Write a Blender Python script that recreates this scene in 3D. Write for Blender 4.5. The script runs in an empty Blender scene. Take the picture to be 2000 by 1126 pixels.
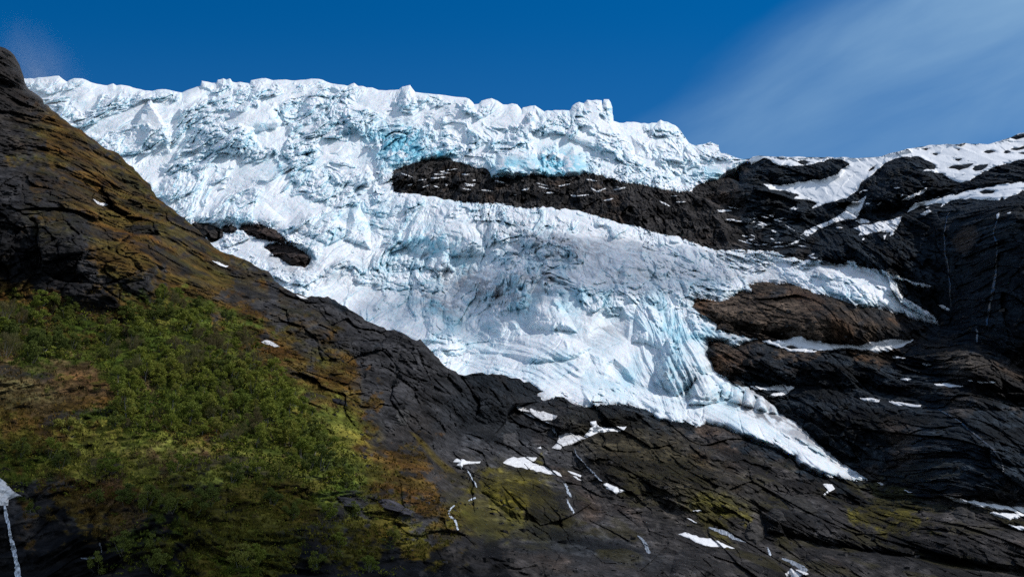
import bpy, math, random
import numpy as np
from mathutils import Vector
S = bpy.context.scene
C = S.collection
R = math.radians
rng = np.random.default_rng(7)
random.seed(7)

# ------------------------------------------------------------------ camera
F = 2475.0                      # focal length in photo pixels (photo 2000 x 1126)
PITCH = R(18.0)
cam_d = bpy.data.cameras.new('camera')
cam = bpy.data.objects.new('camera', cam_d); C.objects.link(cam)
cam.location = (0, 0, 0)
cam.rotation_euler = (R(90) + PITCH, 0, 0)
cam_d.sensor_width = 36.0
cam_d.lens = 36.0 * F / 2000.0
cam_d.clip_start = 1.0
cam_d.clip_end = 30000.0
S.camera = cam

# ------------------------------------------------------------------ sun, sky, exposure
TO_SUN = Vector((0.66, 0.03, 0.75)).normalized()
SUN_EL = math.asin(TO_SUN.z)
SUN_AZ = math.atan2(TO_SUN.x, TO_SUN.y)
sd_ = bpy.data.lights.new('sun', 'SUN')
sd_.energy = 3.7; sd_.angle = R(0.5); sd_.color = (1.0, 0.965, 0.92)
sun = bpy.data.objects.new('sun', sd_); C.objects.link(sun)
sun.rotation_euler = (-TO_SUN).to_track_quat('-Z', 'Y').to_euler()

W = bpy.data.worlds.new('World'); S.world = W; W.use_nodes = True
nt = W.node_tree; nt.nodes.clear()
def wn(t, **k):
    n = nt.nodes.new(t)
    for a, b in k.items(): setattr(n, a, b)
    return n
def wmath(op, a, b=None, clamp=False):
    n = wn('ShaderNodeMath', operation=op, use_clamp=clamp)
    for i, q in enumerate((a, b)):
        if q is None: continue
        if isinstance(q, (int, float)): n.inputs[i].default_value = q
        else: nt.links.new(q, n.inputs[i])
    return n.outputs[0]
sky = wn('ShaderNodeTexSky', sky_type='NISHITA', sun_disc=False, sun_elevation=SUN_EL, sun_rotation=SUN_AZ,
         altitude=1200.0, air_density=1.0, dust_density=0.3, ozone_density=3.0)
tint = wn('ShaderNodeMix', data_type='RGBA', blend_type='MULTIPLY')
tint.inputs[0].default_value = 1.0
nt.links.new(sky.outputs[0], tint.inputs[6]); tint.inputs[7].default_value = (0.004, 0.60, 1.04, 1)
tc = wn('ShaderNodeTexCoord')
sep = wn('ShaderNodeSeparateXYZ'); nt.links.new(tc.outputs['Generated'], sep.inputs[0])
yy = wmath('MAXIMUM', sep.outputs[1], 0.05)
az = wmath('DIVIDE', sep.outputs[0], yy)          # tangent of the bearing
al = wmath('DIVIDE', sep.outputs[2], yy)          # tangent of the elevation
cmb = wn('ShaderNodeCombineXYZ')
# streaks of the high thin cloud run up to the right
nt.links.new(wmath('ADD', wmath('MULTIPLY', az, 1.6), wmath('MULTIPLY', al, 0.9)), cmb.inputs[0])
nt.links.new(wmath('SUBTRACT', wmath('MULTIPLY', al, 5.0), wmath('MULTIPLY', az, 2.6)), cmb.inputs[1])
n1 = wn('ShaderNodeTexNoise'); n1.inputs['Scale'].default_value = 2.2; n1.inputs['Detail'].default_value = 7.0; n1.inputs['Roughness'].default_value = 0.52
n1.inputs['Distortion'].default_value = 0.3
nt.links.new(cmb.outputs[0], n1.inputs['Vector'])
nz = wmath('SUBTRACT', n1.outputs[0], 0.5)
# wedge of cirrus in the upper right: bounded on the upper left by a slanting edge, fading downwards
edge = wmath('ADD', wmath('SUBTRACT', wmath('SUBTRACT', az, wmath('MULTIPLY', wmath('SUBTRACT', al, 0.47), 1.55)), 0.135), wmath('MULTIPLY', nz, 0.10))
m1 = wn('ShaderNodeMapRange', interpolation_type='SMOOTHSTEP'); nt.links.new(edge, m1.inputs[0])
m1.inputs[1].default_value = -0.10; m1.inputs[2].default_value = 0.13
fall = wn('ShaderNodeMapRange', interpolation_type='SMOOTHSTEP'); nt.links.new(wmath('ADD', al, wmath('MULTIPLY', nz, 0.06)), fall.inputs[0])
fall.inputs[1].default_value = 0.42; fall.inputs[2].default_value = 0.60
fall.inputs[3].default_value = 0.40; fall.inputs[4].default_value = 1.0
cl = wmath('MULTIPLY', wmath('MULTIPLY', m1.outputs[0], fall.outputs[0]), wmath('ADD', 0.92, wmath('MULTIPLY', nz, 1.3)), clamp=True)
# faint veil low over the crest
low = wn('ShaderNodeMapRange', interpolation_type='SMOOTHSTEP'); nt.links.new(al, low.inputs[0])
low.inputs[1].default_value = 0.60; low.inputs[2].default_value = 0.42; low.inputs[3].default_value = 0.0; low.inputs[4].default_value = 0.07
cov = wmath('MAXIMUM', wmath('MULTIPLY', cl, 1.15), low.outputs[0])
cmix = wn('ShaderNodeMix', data_type='RGBA')
nt.links.new(cov, cmix.inputs[0]); nt.links.new(tint.outputs[2], cmix.inputs[6])
cmix.inputs[7].default_value = (2.1, 3.85, 6.2, 1)
# paleness added to the unseen sky behind the viewer, to whiten the fill light
pale = wn('ShaderNodeMapRange', interpolation_type='SMOOTHSTEP'); nt.links.new(sep.outputs[1], pale.inputs[0])
pale.inputs[1].default_value = 0.35; pale.inputs[2].default_value = -0.4; pale.inputs[3].default_value = 0.0; pale.inputs[4].default_value = 0.8
pmix = wn('ShaderNodeMix', data_type='RGBA'); nt.links.new(pale.outputs[0], pmix.inputs[0]); nt.links.new(cmix.outputs[2], pmix.inputs[6]); pmix.inputs[7].default_value = (4.6, 5.4, 6.4, 1)
bg = wn('ShaderNodeBackground'); bg.inputs[1].default_value = 0.10
nt.links.new(pmix.outputs[2], bg.inputs[0])
wo = wn('ShaderNodeOutputWorld'); nt.links.new(bg.outputs[0], wo.inputs[0])

S.view_settings.view_transform = 'Standard'
S.view_settings.look = 'None'
S.view_settings.gamma = 1.0
S.view_settings.use_curve_mapping = False
S.view_settings.exposure = 0.0
S.cycles.max_bounces = 5
S.cycles.diffuse_bounces = 4
S.cycles.glossy_bounces = 2
S.cycles.transparent_max_bounces = 8
S.cycles.volume_bounces = 0
S.cycles.use_denoising = False
S.cycles.denoising_input_passes = 'RGB_ALBEDO_NORMAL'
S.cycles.denoising_prefilter = 'NONE'

# ------------------------------------------------------------------ numeric helpers
_perm = np.random.default_rng(11).permutation(4096).astype(np.int32)
_ga = np.linspace(0, 2*np.pi, 32, endpoint=False)
_gx = np.cos(_ga).astype(np.float32); _gy = np.sin(_ga).astype(np.float32)
def _hash(ix, iy, seed):
    return _perm[(_perm[(ix + seed*131) & 4095] + iy) & 4095]
def perlin(x, y, seed=0):
    x = np.asarray(x, np.float32); y = np.asarray(y, np.float32)
    fx = np.floor(x); fy = np.floor(y)
    ix = fx.astype(np.int32); iy = fy.astype(np.int32)
    x = x - fx; y = y - fy
    u = x*x*x*(x*(x*6-15)+10); v = y*y*y*(y*(y*6-15)+10)
    def g(dx, dy):
        h = _hash(ix+dx, iy+dy, seed) & 31
        return _gx[h]*(x-dx) + _gy[h]*(y-dy)
    a = g(0,0); b = g(1,0); c = g(0,1); d = g(1,1)
    a = a + u*(b-a); c = c + u*(d-c)
    return (a + v*(c-a))*1.5
def fbm(x, y, octv=4, seed=0, gain=0.5, lac=2.03):
    r = 0; a = 1.0; f = 1.0
    for i in range(octv):
        r = r + a*perlin(x*f, y*f, seed+i); a *= gain; f *= lac
    return r
def ridged(x, y, octv=4, seed=0, gain=0.5, lac=2.03):
    r = 0; a = 1.0; f = 1.0
    for i in range(octv):
        r = r + a*(1-2*np.abs(perlin(x*f, y*f, seed+i))); a *= gain; f *= lac
    return r
def voronoi(x, y, seed=0, jit=0.9):
    x = np.asarray(x, np.float32); y = np.asarray(y, np.float32)
    ix = np.floor(x).astype(np.int32); iy = np.floor(y).astype(np.int32)
    f1 = np.full(x.shape, 9, np.float32); f2 = f1.copy(); cid = np.zeros(x.shape, np.int32)
    for dx in (-1,0,1):
        for dy in (-1,0,1):
            h = _hash(ix+dx, iy+dy, seed); h2 = _perm[(h+977) & 4095]
            px = ix+dx+0.5+jit*(h/4096.0-0.5); py = iy+dy+0.5+jit*(h2/4096.0-0.5)
            d = np.sqrt((px-x)**2+(py-y)**2).astype(np.float32)
            near = d < f1
            f2 = np.where(near, f1, np.minimum(f2, d)); cid = np.where(near, h, cid); f1 = np.where(near, d, f1)
    return f1, f2, cid/4096.0
def facet(x, y, seed, A, G, jit=0.95, lean=0.0):
    """broken ground: every cell a flat face of its own height and tilt; also the distance to its joints"""
    x = np.asarray(x, np.float32); y = np.asarray(y, np.float32)
    ix = np.floor(x).astype(np.int32); iy = np.floor(y).astype(np.int32)
    f1 = np.full(x.shape, 9, np.float32); f2 = f1.copy(); cid = np.zeros(x.shape, np.int32); bx = np.zeros(x.shape, np.float32); by = bx.copy()
    for dx in (-1,0,1):
        for dy in (-1,0,1):
            h = _hash(ix+dx, iy+dy, seed); h2 = _perm[(h+977) & 4095]
            qx = x-(ix+dx+0.5+jit*(h/4096.0-0.5)); qy = y-(iy+dy+0.5+jit*(h2/4096.0-0.5))
            d = np.sqrt(qx*qx+qy*qy).astype(np.float32)
            near = d < f1
            f2 = np.where(near, f1, np.minimum(f2, d)); cid = np.where(near, h, cid); f1 = np.where(near, d, f1)
            bx = np.where(near, qx, bx).astype(np.float32); by = np.where(near, qy, by).astype(np.float32)
    t1 = _perm[(cid+313) & 4095]/4096.0-0.5; t2 = _perm[(cid+1711) & 4095]/4096.0-0.5
    return A*(cid/4096.0-0.5)+G*2*(bx*t1+by*(t2-lean)), f2-f1, cid/4096.0
def sm(a, b, x):
    t = np.clip((x-a)/(b-a), 0, 1); return t*t*(3-2*t)
def lerp(a, b, t): return a + (b-a)*t

def inside(polys, u, v):
    r = np.zeros(u.shape, bool)
    for P in polys:
        P = np.asarray(P, np.float32); Q = np.roll(P, -1, 0)
        for (ax, ay), (bx, by) in zip(P, Q):
            if ay == by: continue
            m = (ay > v) != (by > v)
            r ^= m & (u < (bx-ax)*(v-ay)/(by-ay)+ax)
    return r
def nearest(polys, u, v):
    """distance to the outlines and the nearest point on them"""
    best = np.full(u.shape, 1e9, np.float32); bu = u.copy(); bv = v.copy()
    for P in polys:
        P = np.asarray(P, np.float32); Q = np.roll(P, -1, 0)
        for (ax, ay), (bx, by) in zip(P, Q):
            ex, ey = bx-ax, by-ay; L = ex*ex+ey*ey
            if L == 0: continue
            t = np.clip(((u-ax)*ex+(v-ay)*ey)/L, 0, 1)
            qx = ax+t*ex; qy = ay+t*ey
            d = (u-qx)**2+(v-qy)**2
            m = d < best
            best = np.where(m, d, best); bu = np.where(m, qx, bu); bv = np.where(m, qy, bv)
    return np.sqrt(best), bu, bv
def sdist(polys, u, v, coarse=6.0):
    """signed distance in outline units, positive inside; coarse far away, exact near the outline"""
    shp = u.shape; u = u.ravel(); v = v.ravel()
    ins = inside(polys, u, v)
    nseg = sum(len(p) for p in polys)
    if u.size*nseg < 4e6:
        d, bu, bv = nearest(polys, u, v)
    else:
        u0, v0 = u.min()-coarse, v.min()-coarse
        nu = int((u.max()-u0)/coarse)+3; nv = int((v.max()-v0)/coarse)+3
        gu, gv = np.meshgrid(u0+np.arange(nu)*coarse, v0+np.arange(nv)*coarse)
        cd, _, _ = nearest(polys, gu.ravel().astype(np.float32), gv.ravel().astype(np.float32))
        cd = cd.reshape(nv, nu)
        fu = (u-u0)/coarse; fv = (v-v0)/coarse
        iu = fu.astype(int); iv = fv.astype(int); fu -= iu; fv -= iv
        d = (cd[iv,iu]*(1-fu)+cd[iv,iu+1]*fu)*(1-fv)+(cd[iv+1,iu]*(1-fu)+cd[iv+1,iu+1]*fu)*fv
        bu = u.copy(); bv = v.copy()
        nr = np.where(d < 1.6*coarse)[0]
        for k in range(0, nr.size, 200000):
            q = nr[k:k+200000]
            a, b, c = nearest(polys, u[q], v[q]); d[q] = a; bu[q] = b; bv[q] = c
    s = np.where(ins, d, -d).astype(np.float32)
    return s.reshape(shp), bu.reshape(shp), bv.reshape(shp)

CP, SP = math.cos(PITCH), math.sin(PITCH)
def rays(u, v):
    dx = (u-1000.0)/F; dv = (563.0-v)/F
    return dx, CP-SP*dv, SP+CP*dv
def at(u, v, Y):
    """the point seen along photo direction (u, v) at forward distance Y metres"""
    dx, dy, dz = rays(u, v)
    return np.stack([dx/dy*Y, Y+0*u, dz/dy*Y], -1)

class Field:
    """smooth distance field of a mountainside from surveyed points (photo direction -> metres)"""
    def __init__(self, pts):
        p = np.array(pts, np.float64)
        self.c = p[:, :2]/1000.0; y = np.log(p[:, 2]); n = len(p)
        A = self._k(self.c, self.c)+np.eye(n)*2e-3
        Pm = np.c_[np.ones(n), self.c]
        M = np.block([[A, Pm], [Pm.T, np.zeros((3,3))]])
        self.w = np.linalg.solve(M, np.r_[y, 0, 0, 0])
    @staticmethod
    def _k(a, b):
        d2 = ((a[:, None]-b[None])**2).sum(-1)
        return 0.5*d2*np.log(d2+1e-9)
    def __call__(self, u, v):
        shp = u.shape; out = np.empty(u.size, np.float64)
        q = np.c_[u.ravel(), v.ravel()]/1000.0
        for k in range(0, len(q), 100000):
            s = q[k:k+100000]
            out[k:k+100000] = self._k(s, self.c)@self.w[:-3]+self.w[-3]+s@self.w[-2:]
        return np.exp(out).reshape(shp)

# ------------------------------------------------------------------ materials
def new_mat(name):
    m = bpy.data.materials.new(name); m.use_nodes = True
    t = m.node_tree; t.nodes.clear()
    return m, t
def surf_mat(name, rough, bump_scale, bump_dist, var=0.25, spec=0.3, bump_strength=0.6, stretch=(1,1,1), rotz=0.0, trans=0.0):
    m, t = new_mat(name)
    N = t.nodes.new; L = t.links.new
    out = N('ShaderNodeOutputMaterial'); b = N('ShaderNodeBsdfPrincipled')
    b.inputs['Roughness'].default_value = rough; b.inputs['Specular IOR Level'].default_value = spec
    at_ = N('ShaderNodeAttribute'); at_.attribute_name = 'tone'
    geo = N('ShaderNodeNewGeometry'); mp = N('ShaderNodeMapping')
    mp.inputs['Scale'].default_value = stretch; mp.inputs['Rotation'].default_value = (0, rotz, 0)
    L(geo.outputs['Position'], mp.inputs[0])
    n = N('ShaderNodeTexNoise'); n.inputs['Scale'].default_value = bump_scale; n.inputs['Detail'].default_value = 7; n.inputs['Roughness'].default_value = 0.62
    L(mp.outputs[0], n.inputs['Vector'])
    mr = N('ShaderNodeMapRange'); L(n.outputs[0], mr.inputs[0])
    mr.inputs[1].default_value = 0.3; mr.inputs[2].default_value = 0.7
    mr.inputs[3].default_value = 1-var; mr.inputs[4].default_value = 1+var
    mx = N('ShaderNodeMix'); mx.data_type = 'RGBA'; mx.blend_type = 'MULTIPLY'; mx.inputs[0].default_value = 1.0
    L(at_.outputs['Color'], mx.inputs[6]); L(mr.outputs[0], mx.inputs[7])
    L(mx.outputs[2], b.inputs['Base Color'])
    bp = N('ShaderNodeBump'); bp.inputs['Strength'].default_value = bump_strength; bp.inputs['Distance'].default_value = bump_dist
    L(n.outputs[0], bp.inputs['Height']); L(bp.outputs[0], b.inputs['Normal'])
    L(b.outputs[0], out.inputs[0])
    return m
M_ROCK = surf_mat('gneiss_rock', 0.8, 0.16, 6.0, 0.60, 0.05, 1.0, (0.8, 0.9, 1.3), R(20))
M_HILL = surf_mat('grass_and_rock', 0.9, 0.30, 2.4, 0.60, 0.04, 1.0, (1.0, 1.0, 1.15))
M_ICE = surf_mat('glacier_ice', 0.55, 0.09, 5.0, 0.05, 0.25, 0.5)
def soften(m, w, r):
    b = [n for n in m.node_tree.nodes if n.type == 'BSDF_PRINCIPLED'][0]
    b.inputs['Subsurface Weight'].default_value = w; b.inputs['Subsurface Radius'].default_value = r; b.inputs['Subsurface Scale'].default_value = 1.0
soften(M_ICE, 0.35, (1.2, 2.0, 2.6))
M_SNOW = surf_mat('old_snow', 0.6, 0.25, 1.2, 0.04, 0.3, 0.35)
M_WATER = surf_mat('white_water', 0.35, 0.5, 1.0, 0.10, 0.5, 0.5, (1, 1, 0.3))

# ------------------------------------------------------------------ surface builder
def tag(o, label=None, cat=None, group=None, kind=None):
    if label: o['label'] = label
    if cat: o['category'] = cat
    if group: o['group'] = group
    if kind: o['kind'] = kind
    return o
def mesh_from(name, V, quads, col, mat, smooth, parent=None):
    me = bpy.data.meshes.new(name)
    nf = len(quads)
    me.vertices.add(len(V)); me.loops.add(nf*4); me.polygons.add(nf)
    me.vertices.foreach_set('co', np.ascontiguousarray(V, np.float32).ravel())
    me.loops.foreach_set('vertex_index', np.ascontiguousarray(quads, np.int32).ravel())
    me.polygons.foreach_set('loop_start', np.arange(0, nf*4, 4, dtype=np.int32))
    me.polygons.foreach_set('use_smooth', np.full(nf, smooth, bool))
    a = me.attributes.new('tone', 'FLOAT_COLOR', 'POINT')
    a.data.foreach_set('color', np.c_[col, np.ones(len(col))].astype(np.float32).ravel())
    me.materials.append(mat)
    me.update(calc_edges=True)
    o = bpy.data.objects.new(name, me); C.objects.link(o)
    if parent: o.parent = parent
    return o
def build_surface(name, polys, step, depth, colour, mat, skirt=20.0, smooth=False, cull=None, split=None, drop=0.06):
    """a body with the given outline: its face follows depth(u, v, sd), its rim runs back into the mountain"""
    allp = np.concatenate([np.asarray(p, np.float32) for p in polys])
    u0, v0 = allp.min(0)-step*1.5; u1, v1 = allp.max(0)+step*1.5
    nu = max(4, int((u1-u0)/step)+2); nv = max(4, int((v1-v0)/step)+2)
    gu, gv = np.meshgrid((u0+np.arange(nu)*step).astype(np.float32), (v0+np.arange(nv)*step).astype(np.float32))
    s, bu, bv = sdist(polys, gu, gv)
    snap = (s < 0.35*step) & (s > -1.5*step)
    gu = np.where(snap, bu, gu); gv = np.where(snap, bv, gv); s = np.where(snap, 0, s)
    keep = s >= 0
    Y = depth(gu, gv, s)
    P = at(gu, gv, Y)
    col = colour(gu, gv, s, P)
    idx = np.arange(nu*nv).reshape(nv, nu)
    q = np.stack([idx[:-1,:-1], idx[1:,:-1], idx[1:,1:], idx[:-1,1:]], -1).reshape(-1, 4)
    k = keep.ravel(); sr = s.ravel()
    ok = k[q].all(1) & (sr[q].max(1) > 0)
    q = q[ok]
    if cull is not None:
        c = cull(gu, gv).ravel(); q = q[~c[q].all(1)]
    V = P.reshape(-1, 3); col = col.reshape(-1, 3)
    # rim
    e = np.concatenate([q[:, [0,1]], q[:, [1,2]], q[:, [2,3]], q[:, [3,0]]])
    key = np.sort(e, 1); kk = key[:,0].astype(np.int64)*(nu*nv)+key[:,1]
    uq, first, cnt = np.unique(kk, return_index=True, return_counts=True)
    be = e[first[cnt == 1]]
    rimv = np.unique(be)
    d = V[rimv]/np.linalg.norm(V[rimv], axis=1, keepdims=True)
    back = V[rimv]+d*skirt; back[:, 2] -= skirt*drop
    remap = np.full(nu*nv, -1, np.int64); remap[rimv] = nu*nv+np.arange(len(rimv))
    rq = np.stack([be[:,1], be[:,0], remap[be[:,0]], remap[be[:,1]]], -1)
    V = np.concatenate([V, back]); col = np.concatenate([col, col[rimv]])
    cu = np.r_[gu.ravel(), gu.ravel()[rimv]]; cv = np.r_[gv.ravel(), gv.ravel()[rimv]]
    Q = np.concatenate([q, rq])
    groups = [(name, np.ones(len(Q), bool))]
    if split:
        groups = []; left = np.ones(len(Q), bool)
        fu = cu[Q].mean(1); fv = cv[Q].mean(1)
        w = fbm(fu/14, fv/14, 3, 61)*9
        for pn, pp in split:
            m = inside([pp], fu+w, fv-w) & left
            left &= ~m; groups.append((pn, m))
        groups.insert(0, (name, left))
    res = []
    for pn, m in groups:
        qq = Q[m]; us, inv = np.unique(qq, return_inverse=True)
        res.append(mesh_from(pn, V[us], inv.reshape(-1, 4), col[us], mat, smooth, res[0] if res else None))
    return res if split else res[0]

# ------------------------------------------------------------------ outlines (photo directions)
def jag(poly, seed, amp=1.6, n=3):
    """break the straight edges of an outline"""
    r = np.random.default_rng(seed); out = []
    for (ax, ay), (bx, by) in zip(poly, poly[1:]+poly[:1]):
        L = math.hypot(bx-ax, by-ay); k = max(1, min(n, int(L/7)))
        for j in range(k):
            t = j/k; w = 0 if j == 0 else 1
            out.append((ax+(bx-ax)*t+w*r.uniform(-amp, amp), ay+(by-ay)*t+w*r.uniform(-amp, amp)))
    return out
SKY_ICE = [(40,152),(51,154),(66,154),(84,151),(96,150),(115,148),(122,154),(131,160),(135,157),(144,153),(152,153),(168,156),(178,161),(189,164),(210,167),(215,165),(221,163),(227,167),(245,167),(259,171),(283,177),(297,178),(308,175),(332,176),(344,179),(355,181),(366,176),(378,172),(392,168),(394,158),(406,160),(414,162),(423,162),(425,156),(432,155),(436,153),(442,156),(449,153),(454,160),(469,160),(480,162),(488,163),(490,157),(500,155),(511,153),(527,155),(542,156),(567,157),(588,156),(616,154),(630,156),(638,160),(647,163),(660,165),(672,166),(679,168),(686,164),(692,162),(699,168),(708,168),(716,171),(727,171),(739,176),(760,176),(779,175),(785,170),(793,168),(801,166),(804,171),(811,180),(828,182),(846,184),(881,188),(900,190),(916,193),(926,204),(935,203),(940,197),(950,194),(960,192),(972,197),(982,204),(1000,202),(1010,204),(1019,215),(1021,210),(1035,207),(1045,206),(1054,212),(1063,218),(1084,215),(1100,215),(1112,216),(1115,213),(1124,202),(1131,199),(1140,202),(1147,195),(1164,195),(1175,196),(1177,204),(1179,194),(1189,194),(1196,210),(1198,236),(1210,240),(1224,238),(1245,239),(1266,242),(1283,240),(1290,234),(1304,238),(1319,245),(1327,252),(1333,261),(1345,278),(1358,284),(1370,282),(1378,281),(1387,277),(1396,281),(1403,283),(1408,299),(1426,303),(1445,310)]
SKY_RIGHT = [(1445,310),(1464,310),(1482,304),(1510,306),(1545,307),(1594,307),(1632,308),(1674,309),(1720,306),(1755,296),(1790,288),(1825,283),(1860,282),(1895,281),(1930,282),(1954,275),(1975,268),(1991,260),(2000,259),(2060,240),(2140,214)]
ICE_R = [(1464,313),(1440,324),(1415,338),(1400,350),(1370,359),(1356,366),(1352,376),(1315,373),(1280,367),(1255,360),(1227,359),(1196,350),(1168,343),(1140,338),(1120,343),(1101,345),(1070,345),(1050,342),(1028,343),(1005,346),(986,345),(960,345),(954,332),(940,328),(923,327),(902,317),(890,316),(877,308),(862,306),(849,310),(825,310),(818,317),(805,320),(790,324),(769,334),(764,350),(769,374),(790,376),(807,378),(825,380),(842,383),(860,387),(877,389),(916,394),(947,396),(975,396),(1000,401),(1021,407),(1045,404),(1077,404),(1115,410),(1168,422),(1210,436),(1252,443),(1290,457),(1315,459),(1350,471),(1370,480),(1398,488),(1426,486),(1468,487),(1503,488),(1527,495),(1552,501),(1590,509),(1604,506),(1625,513),(1646,515),(1664,506),(1685,520),(1706,523),(1734,530),(1765,541),(1797,551),(1823,558),(1818,563),(1790,560),(1772,550),(1748,546),(1755,562),(1765,578),(1778,586),(1790,593),(1814,607),(1828,621),(1834,635),(1807,630),(1769,618),(1734,607),(1706,601),(1678,599),(1650,590),(1622,579),(1601,576),(1580,567),(1552,558),(1531,553),(1517,557),(1489,551),(1464,557),(1470,572),(1450,567),(1436,578),(1412,588),(1384,585),(1359,586),(1354,599),(1370,614),(1393,627),(1403,637),(1400,643),(1422,649),(1450,653),(1482,662),(1450,672),(1440,678),(1420,672),(1401,665),(1386,667),(1380,688),(1391,709),(1396,723),(1408,731),(1419,735),(1433,748),(1461,753),(1485,770),(1506,788),(1517,798),(1522,808),(1545,818),(1569,832),(1580,847),(1601,868),(1622,882),(1639,898),(1667,917),(1695,933),(1702,940),(1650,937),(1615,931),(1594,923),(1569,910),(1545,889),(1510,874),(1471,858),(1433,844),(1398,830),(1380,826),(1366,835),(1338,825),(1311,824),(1287,819),(1266,804),(1238,795),(1206,790),(1175,791),(1154,797),(1129,791),(1112,786),(1094,775),(1066,785),(1045,780),(1025,768),(993,757),(950,752),(905,755)]
ICE_HID = [(880,775),(830,745),(770,712),(690,682),(620,652),(540,640),(450,590),(370,540),(295,480),(225,400),(145,350),(80,290),(30,240),(10,190)]
ICE_E = jag(ICE_R, 77, 2.4, 4)
SKY_ICE = jag(SKY_ICE+[(1446,311)], 88, 1.5, 3)
SKY_ICE = SKY_ICE[:SKY_ICE.index((1446,311))]
ICE = SKY_ICE+ICE_E[:ICE_E.index((905, 755))+1]+ICE_HID
HOLES = [[(467,448),(470,443),(485,439),(497,438),(512,441),(525,445),(538,450),(546,457),(556,466),(562,477),(546,476),(530,471),(518,468),(500,464),(483,458)],
         [(516,483),(525,477),(535,475),(550,475),(564,478),(578,483),(590,489),(600,496),(606,506),(603,516),(595,523),(580,520),(567,517),(550,507),(535,499)],
         [(432,446),(440,441),(452,440),(462,446),(458,452),(450,455),(438,453)],
         [(376,437),(395,437),(413,439),(428,444),(435,451),(434,462),(425,470),(414,474),(395,462)]]
HOLES = [jag(h, 20+i, 3.2, 3) for i, h in enumerate(HOLES)]
ICES = [ICE]+HOLES
SKY_I = tuple(np.array(sorted(SKY_ICE)).T)
SILH = [(-130,60),(-60,78),(0,91),(10,94),(20,100),(28,108),(38,126),(41,135),(44,143),(52,168),(62,178),(73,185),(94,206),(108,219),(119,229),(134,240),(150,250),(166,260),(182,271),(196,283),(210,292),(222,295),(231,299),(240,309),(252,322),(264,333),(276,345),(294,360),(297,372),(311,390),(332,404),(353,422),(374,438),(388,450),(409,471),(430,490),(440,494),(455,497),(483,509),(504,522),(525,530),(532,539),(535,548),(556,562),(574,572),(595,578),(616,579),(640,578),(654,585),(682,604),(700,614),(713,625),(728,631),(741,637),(755,644),(776,646),(797,656),(814,665),(821,661),(832,674),(846,688),(860,705),(874,718),(895,730),(908,733),(930,728),(970,731),(1010,738),(1040,750),(1062,763),(1085,780)]
SILH = jag(SILH, 5, 2.3, 4)
SILH = SILH[:SILH.index((1085, 780))+1]
SEAM = [(1085,780),(1060,783),(1030,785),(1004,787),(992,800),(988,818),(975,836),(962,850),(945,864),(930,880),(915,895),(905,915),(935,965),(985,1010),(1100,1060),(1300,1100),(1420,1140),(1500,1210)]
def seam_w(u, v):
    d = nearest([SEAM+SEAM[::-1]], u.ravel(), v.ravel())[0].reshape(u.shape) if u.size else np.zeros(u.shape)
    return sm(80, 4, d)*np.maximum(sm(790, 900, v), sm(985, 1060, u))
HILL = SILH+SEAM[1:]+[(-130,1210)]
BACK = [(-140,170)]+[(x, y+45) for x, y in SKY_ICE]+[(1440,312)]+SKY_RIGHT[1:]+[(2140,1210),(-140,1210)]

SKYP = [(x, y) for x, y in SKY_RIGHT if x >= 1482]
MAIN = [(1462,313),(1470,306)]+SKYP+[(2140,300),(2060,305),(2000,311),(1965,320),(1940,327),(1920,336),(1905,345),(1895,353),(1877,357),(1856,350),(1839,339),(1818,334),(1793,332),(1825,331),(1828,324),(1814,315),(1800,308),(1772,306),(1748,310),(1730,318),(1713,331),(1702,343),(1681,357),(1678,366),(1667,378),(1653,388),(1625,394),(1605,401),(1590,406),(1583,408),(1597,397),(1576,390),(1548,387),(1562,382),(1541,375),(1503,370),(1489,359),(1510,361),(1541,359),(1580,353),(1611,348),(1636,339),(1650,327),(1660,320),(1643,311),(1615,312),(1590,320),(1552,324),(1524,324),(1506,313),(1490,309),(1478,316),(1468,321)]
MH = [[(1850,328),(1870,322),(1905,319),(1890,328),(1873,333)],[(1898,330),(1912,322),(1932,320),(1925,328),(1905,334)],[(1972,292),(2000,285),(2020,284),(2010,291),(1985,294)],[(1920,297),(1935,293),(1945,296),(1930,300)],[(1958,298),(1968,293),(1976,297),(1965,300)],[(1990,300),(2015,295),(2010,303)],[(1972,269),(1991,263),(2030,252),(2040,262),(1985,273)],[(1865,290),(1878,291),(1872,294)],[(1818,300),(1835,300),(1828,304)],[(1696,333),(1711,323),(1706,331),(1697,335)],[(1512,308),(1536,308),(1530,312)],[(1556,316),(1572,313),(1586,317),(1565,321)],[(1862,312),(1880,310),(1872,315)],[(1800,291),(1815,290),(1809,294)]]
BAND = [[(1769,418),(1781,401),(1800,394),(1828,387),(1840,383),(1818,390),(1846,383),(1874,378),(1895,371),(1926,366),(1954,360),(1982,357),(2000,355),(2080,345),(2080,362),(2000,372),(1986,380),(1961,390),(1958,384),(1951,392),(1895,387),(1856,392),(1835,406),(1842,397),(1818,399),(1790,406)],[(1912,375),(1925,370),(1944,372),(1940,377),(1920,379)]]
HOLLOW = [[(1478,663),(1506,665),(1538,663),(1559,656),(1587,663),(1615,670),(1650,672),(1674,674),(1702,667),(1734,662),(1785,662),(1772,670),(1755,679),(1716,690),(1692,684),(1650,681),(1615,683),(1580,688),(1545,686),(1524,679),(1510,673)],[(1524,674),(1552,676),(1566,679),(1540,680)]]
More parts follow.
